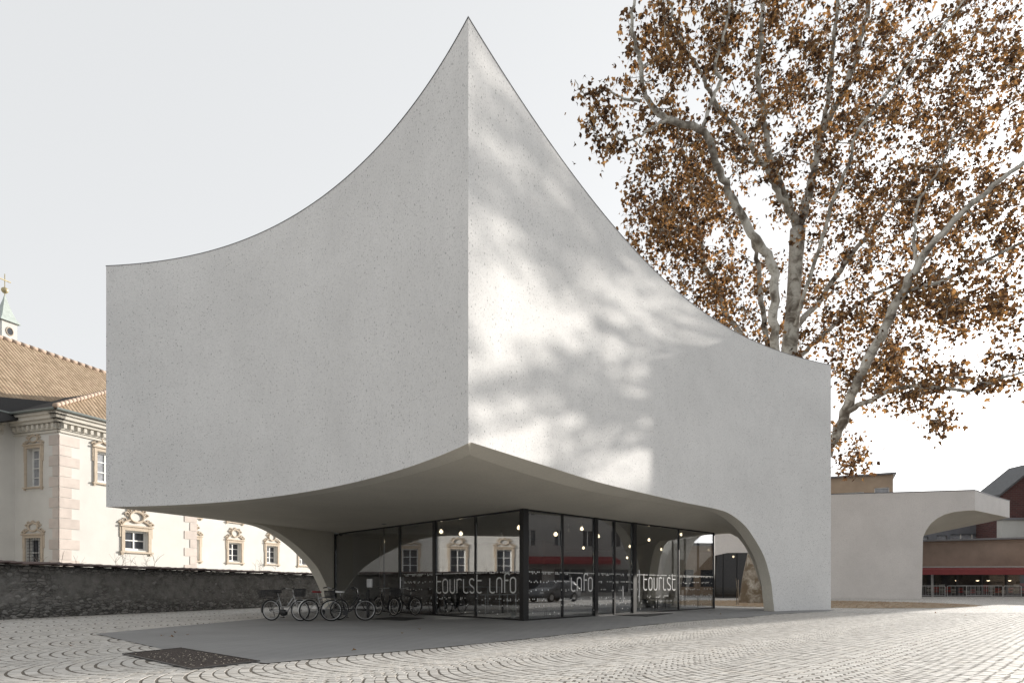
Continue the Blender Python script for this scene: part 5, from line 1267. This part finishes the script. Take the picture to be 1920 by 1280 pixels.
#           (x, y, depth offset, radius px) polylines in order, traced limb by limb
LIMBS = [
 [(1420, 1134, 0, 42), (1420, 1115, 0, 36), (1422, 1080, 0, 32), (1428, 1030, 0, 27), (1442, 940, 0, 25), (1460, 840, 0, 24), (1474, 740, 0, 21), (1480, 660, 0, 17), (1486, 590, 0, 15), (1490, 520, 0, 14), (1496, 430, 0, 16)],
 [(1494, 425, 0, 13), (1478, 385, -.5, 11), (1455, 330, -1, 9.5), (1441, 280, -1.5, 8.5), (1430, 200, -2, 7.5), (1420, 140, -2.4, 6.5), (1428, 60, -3, 5.5), (1430, -60, -3.5, 3.5)],
 [(1500, 425, 0, 13), (1514, 370, .5, 12), (1530, 300, 1, 10.5), (1545, 240, 1.4, 9.5), (1580, 180, 1.8, 9), (1610, 90, 2.4, 8), (1628, 0, 3, 6.5), (1640, -120, 3.5, 4)],
 [(1540, 262, 1.2, 7), (1552, 180, .5, 6.5), (1562, 80, 0, 5.5), (1570, -20, -.6, 4.5), (1560, -110, -1, 3)],
 [(1462, 800, -.5, 12), (1455, 690, -1.5, 12), (1452, 600, -2.6, 12), (1450, 500, -3.5, 12), (1409, 439, -4.2, 10.5), (1374, 376, -4.8, 9.5), (1347, 314, -5.4, 9), (1318, 247, -6, 9), (1252, 224, -6.6, 7.5), (1212, 179, -7, 6), (1199, 112, -7.4, 5), (1185, 45, -7.8, 4), (1190, -20, -8, 3), (1180, -80, -8, 2)],
 [(1318, 247, -6, 5), (1338, 179, -6, 4.5), (1351, 152, -6, 4), (1342, 125, -6, 4), (1356, 67, -6, 3.4), (1370, 0, -6, 2.8), (1376, -80, -6, 2)],
 [(1482, 400, -.4, 8), (1458, 358, -1.5, 8), (1432, 309, -2.6, 7), (1382, 242, -3.6, 6), (1342, 193, -4.4, 5), (1311, 130, -5, 4.2), (1288, 94, -5.5, 3.5), (1262, 30, -6, 2.6), (1250, -30, -6, 1.8)],
 [(1466, 790, .5, 10), (1440, 700, 1.8, 9), (1400, 640, 3, 8.5), (1356, 580, 4, 8), (1342, 536, 4.6, 8), (1322, 501, 5, 8), (1316, 462, 5.3, 7), (1304, 400, 5.8, 6), (1290, 330, 6.3, 5), (1275, 260, 6.8, 3.6), (1262, 190, 7.2, 2.4)],
 [(1466, 780, 1, 8), (1444, 660, 1.6, 8), (1431, 590, 2, 8), (1424, 520, 2.4, 7), (1412, 450, 2.8, 6), (1380, 390, 3.4, 5), (1350, 350, 4, 4), (1300, 330, 4.6, 3)],
 [(1488, 620, .5, 9), (1535, 565, 2, 8.5), (1593, 484, 3.6, 7.5), (1638, 426, 4.8, 6.6), (1669, 386, 5.6, 5.8), (1732, 320, 6.8, 4.8), (1800, 260, 7.8, 3.6), (1880, 205, 8.8, 2.6), (1970, 150, 9.6, 1.8)],
 [(1490, 610, -.5, 6), (1512, 540, -1.4, 5.5), (1545, 440, -2.6, 5), (1560, 380, -3.2, 4.6), (1590, 310, -4, 4), (1612, 240, -4.8, 3.4), (1700, 130, -6, 2.6), (1770, 50, -7, 2), (1850, -60, -7.6, 2)],
 [(1448, 930, .2, 18), (1490, 905, -.6, 16), (1535, 865, -1.5, 15), (1562, 829, -2.2, 14.5), (1598, 740, -3.6, 13), (1638, 655, -4.8, 12), (1678, 578, -5.8, 11), (1723, 493, -6.8, 9.5), (1777, 426, -7.8, 7.5), (1839, 368, -8.8, 6), (1925, 300, -9.8, 4.4), (2020, 220, -10.6, 3)],
 [(1588, 772, -3.2, 8), (1633, 749, -4.4, 6.5), (1687, 727, -5.6, 5.5), (1754, 726, -6.8, 4.5), (1821, 731, -7.8, 3.6), (1890, 705, -8.6, 2.8), (1960, 690, -9.4, 2)],
 [(1696, 547, -6.2, 6), (1759, 529, -5.6, 5), (1821, 502, -5, 4), (1911, 457, -4.4, 3.2), (2000, 420, -4, 2.2)],
 [(1718, 500, -6.8, 4.5), (1714, 440, -6.4, 3.6), (1722, 380, -6, 3), (1760, 320, -5.4, 2.4), (1790, 250, -5, 1.8)],
 [(1476, 690, 1, 8), (1530, 640, 3, 7), (1610, 570, 5.2, 6), (1700, 520, 7, 5), (1790, 440, 8.6, 4), (1880, 380, 10, 3), (1960, 330, 11, 2)],
 [(1432, 310, -2.6, 4), (1390, 300, -2, 3.4), (1350, 270, -1.4, 3), (1290, 270, -.8, 2.4), (1230, 300, -.4, 1.8)],
 [(1252, 224, -6.6, 4), (1222, 240, -6.8, 3), (1185, 262, -7, 2.4), (1150, 258, -7.2, 1.8), (1120, 262, -7.4, 1.2)],
 [(1200, 190, -7, 3.4), (1165, 182, -7, 2.6), (1130, 165, -7, 2), (1095, 175, -7, 1.5), (1078, 150, -7, 1.0)],
]
nodes = []; nrad = []
wood = MB()
for L_ in LIMBS:
    P = [np.array([*px(x, y, TD+d), r/F*TD]) for x, y, d, r in L_]
    C = catmull(P, 6)
    pts = [Vector(c[:3])+Vector((rs.uniform(-1, 1), rs.uniform(-1, 1), rs.uniform(-.6, .6)))*(.05+.14*c[3])*(L_ is not LIMBS[0]) if i else Vector(c[:3]) for i, c in enumerate(C)]
    rad = [max(.015, c[3]*(rs.uniform(.94, 1.07)*.63 if L_ is not LIMBS[0] else .88)) for c in C]
    g = MB(); g.tube(pts, rad, 12); g.build('trunk' if L_ is LIMBS[0] else 'limb', M['bark'], tree, smooth=True)
    if L_ is LIMBS[0]: continue
    for p, r in list(zip(pts, rad))[4:]: nodes.append(p); nrad.append(r)
# crown: foci filled in the crown's volume, each joined to the nearest wood, nearest first
BL = [  # x, y, depth offset, rx px, ry px, rdepth m, weight
 (1290, 60, -5, 120, 120, 4, 34), (1230, 150, -5, 75, 110, 3, 20), (1420, 60, -2, 130, 130, 5, 36), (1570, 40, 0, 150, 140, 6, 46), (1730, 60, 0, 150, 140, 7, 48), (1880, 90, 0, 130, 150, 7, 38),
 (1260, 330, -2, 100, 120, 6, 38), (1240, 430, 2, 85, 80, 5, 26), (1330, 420, 2, 110, 110, 6, 34), (1400, 250, -2, 120, 110, 6, 32), (1560, 230, 2, 130, 120, 7, 38), (1700, 220, 2, 150, 120, 8, 46), (1850, 260, 2, 130, 130, 8, 42),
 (1290, 520, 4, 100, 70, 5, 24), (1400, 540, 3, 110, 90, 5, 24), (1560, 400, 2, 120, 110, 7, 34), (1680, 390, 3, 130, 110, 8, 42), (1800, 400, 0, 130, 100, 8, 40), (1900, 420, -2, 90, 120, 7, 24),
 (1590, 560, 3, 110, 110, 6, 34), (1700, 560, 0, 110, 80, 7, 28), (1800, 560, -4, 110, 80, 6, 26), (1620, 680, 0, 80, 90, 5, 20), (1700, 690, -4, 100, 65, 5, 22), (1790, 720, -7, 100, 30, 3, 8), (1880, 690, -8, 70, 40, 3, 6),
 (1590, 840, -2, 45, 50, 2.5, 7), (1700, 745, -6, 50, 22, 2, 5), (1770, 790, -7, 26, 28, 1.5, 3), (1120, 200, -7, 42, 55, 1.6, 7), (1145, 265, -7.2, 30, 30, 1.2, 3), (1470, 640, 1, 70, 60, 4, 9), (1350, 600, 4, 70, 45, 4, 10),
 (1930, 580, -3, 80, 60, 5, 8), (1840, 590, -4, 80, 60, 5, 9), (1990, 700, -7, 70, 60, 4, 7), (2030, 120, 0, 120, 180, 7, 26), (2060, 380, -2, 130, 160, 7, 28), (2020, 620, -6, 100, 90, 5, 14), (1500, -120, 0, 260, 90, 8, 30), (1800, -120, 0, 240, 90, 8, 28)]
foci = []
for x, y, d, rx, ry, rd, n in BL:
    for _ in range(int(n*2.0)):
        while True:
            a, b, c = rs.uniform(-1, 1), rs.uniform(-1, 1), rs.uniform(-1, 1)
            if a*a+b*b+c*c < 1: break
        foci.append(px(x+a*rx, y+b*ry, TD+d+c*rd))
NP = np.array([tuple(p) for p in nodes])
d0 = [np.min(np.sum((NP-np.array(f))**2, 1)) for f in foci]
order = np.argsort(d0); twigs = MB(); ends = []
NPl = [tuple(p) for p in nodes]; NR = list(nrad)
for oi in order:
    f = foci[oi]; A_ = np.array(NPl); dd = np.sum((A_-np.array(f))**2, 1)
    # prefer wood that lies below the focus
    dd = dd+np.where(A_[:, 2] > f.z, 2.0, 0)
    j = int(np.argmin(dd)); s = Vector(NPl[j]); L_ = (f-s).length
    if L_ < .15: continue
    k = max(3, min(8, int(L_/.5))); pts = []; r0 = min(NR[j]*.6, .016+.015*L_); r0 = max(r0, .014)
    side = Vector((rs.uniform(-1, 1), rs.uniform(-1, 1), rs.uniform(-.2, .6)))*L_*.13
    for i in range(k+1):
        q = i/k; pts.append(s.lerp(f, q)+side*math.sin(q*math.pi)+Vector((rs.gauss(0, .05), rs.gauss(0, .05), rs.gauss(0, .05)))*(0 < i))
    rad = [r0*(1-q/k)+.010 for q in range(k+1)]
    twigs.tube(pts, rad, 5, cap=False)
    for p, r in list(zip(pts, rad))[1:]: NPl.append(tuple(p)); NR.append(r)
    for _ in range(3):
        e = pts[rs.randrange(len(pts)//2, len(pts))]; dv = Vector((rs.gauss(0, 1), rs.gauss(0, 1), rs.gauss(-.1, .8))).normalized()*rs.uniform(.35, .8)
        twigs.tube([e, e+dv*.5+Vector((0, 0, .05)), e+dv], [.012, .009, .006], 4, cap=False)
    ends.append((pts[-1], (pts[-1]-pts[-2]).normalized(), pts))
tag(twigs.build('branches', M['bark'], tree, smooth=True, recalc=False), kind='stuff')
# leaves in loose clusters round the twig ends
rng = np.random.default_rng(4)
shape = np.array([(0, 0, 0), (.30, .10, .03), (.52, .34, .0), (.22, .50, .05), (.12, .98, -.06), (-.16, .55, .05), (-.50, .40, .0), (-.30, .08, .03)])
lf = [(0, 1, 3, 5), (1, 2, 3), (3, 4, 5), (5, 6, 7), (0, 5, 7)]
allv = []; allf = []; nv = 0
for (e, dr, pts) in ends:
    n = int(rng.integers(11, 32)); 
    for q in range(n):
        if q % 3 == 0: base = pts[int(rng.integers(len(pts)//2, len(pts)))]; c = np.array(base)+rng.normal(0, .16, 3)
        else: c = np.array(e)+rng.normal(0, 1, 3)*np.array([.46, .46, .40])
        s = rng.uniform(.18, .37)
        # hanging: the leaf tip mostly droops
        th = rng.uniform(0, 2*math.pi); tilt = rng.normal(2.3, .6); roll = rng.uniform(0, 2*math.pi)
        y = np.array([math.sin(tilt)*math.cos(th), math.sin(tilt)*math.sin(th), math.cos(tilt)])
        a = np.cross(y, [math.cos(roll), math.sin(roll), .3]); a /= np.linalg.norm(a)+1e-9; b = np.cross(a, y)
        curl = rng.uniform(.5, 2.2)
        P = shape*s; V = c+P[:, :1]*a+P[:, 1:2]*y+P[:, 2:]*b*curl*1.5+(P[:, :1]**2)*b*curl*2.0
        allv.append(V); allf += [tuple(i+nv for i in f_) for f_ in lf]; nv += 8
me = bpy.data.meshes.new('crown'); me.from_pydata(np.concatenate(allv).tolist(), [], allf); me.materials.append(M['leaf'])
tag(place('crown', me, tree), kind='stuff')
print('leaves', nv//8, 'foci', len(foci))
# fallen leaves
leafm = []
for k in range(4):
    P = shape.copy(); P[:, 2] += (P[:, 0]**2)*(.6+.3*k)+rng.uniform(0, .06, 8); me = bpy.data.meshes.new('fallen_leaf'); me.from_pydata((P*.10).tolist(), [], lf); me.materials.append(M['leaf']); leafm.append(me)
FL = [(1170, 1154, 'single orange leaf lying by the right glass door'), (1330, 1150, 'dark dry leaf on the slab near the right glass end'), (1350, 1152, 'second dry leaf on the slab near the right glass end'), (1752, 1149, 'dry leaf on the sunlit paving at far right, larger of two'), (1808, 1154, 'dry leaf on the sunlit paving near the right edge'),
      (305, 1192, 'dry leaf on the shaded slab, left of a small cluster'), (330, 1186, 'dry leaf on the shaded slab, back of a small cluster'), (325, 1195, 'dry leaf on the shaded slab, front of a small cluster'), (352, 1191, 'dry leaf on the shaded slab, right of a small cluster'), (132, 1212, 'dry leaf on the shaded setts at left'), (785, 1180, 'dry leaf on the shaded slab in front of the left glass'), (755, 1187, 'second dry leaf on the shaded slab in front of the left glass'), (668, 1219, 'dry leaf near the sunlit edge of the slab')]
M['leaf_orange'] = plain('orange leaf', (.42, .18, .04), .8)
for i, (x, y, l) in enumerate(FL):
    p = gp(x, y); o = bpy.data.objects.new('fallen_leaf', leafm[i % 4]); COL.objects.link(o); o.location = (p.x, p.y, .02); o.rotation_euler = (rng.uniform(-.3, .3), rng.uniform(-.3, .3), rng.uniform(0, 6))
    tag(o, l, 'leaf', 'fallen leaves')
# leaf litter on the earth
V = []; Fc = []; n = 0
for i in range(2600):
    th = rng.uniform(0, 6.283); rr = math.sqrt(rng.uniform(0, 1)); c = np.array([18.5+9*rr*math.cos(th), 41+8.6*rr*math.sin(th), .02])
    a = rng.uniform(0, 6.28); s = rng.uniform(.1, .22); ca, sa = math.cos(a), math.sin(a); P = shape*s
    V.append(np.stack([c[0]+P[:, 0]*ca-P[:, 1]*sa, c[1]+P[:, 0]*sa+P[:, 1]*ca, c[2]+P[:, 2]+.3*s*(P[:, 0]/s)**2*rng.uniform(0, 1.2)+.01*rng.random()], 1)); Fc += [tuple(q+n for q in f_) for f_ in lf]; n += 8
M['litter'] = plain('dry litter', (.30, .19, .10), .9, .5, 9)
me = bpy.data.meshes.new('leaf_litter'); me.from_pydata(np.concatenate(V).tolist(), [], Fc); me.materials.append(M['litter'])
tag(place('leaf_litter', me), 'brown dry leaves strewn on the earth under the plane tree', 'leaf litter', kind='stuff')
# slender sapling stake beside the trunk
p = gp(1381, 1134); t = thing('young_stem', (p.x, p.y, 0), 'thin bare sapling with a stake standing in front of the tree trunk', 'sapling')
g = MB(); g.tube([(p.x, p.y, 0), (p.x+.04, p.y, .9), (p.x-.03, p.y, 1.6)], [.03, .022, .015], 6); g.build('stem', M['bark'], t)
g = MB(); g.tube([(p.x+.12, p.y, 0), (p.x+.1, p.y, 1.5)], .02, 6); g.build('stake', M['twig'], t)
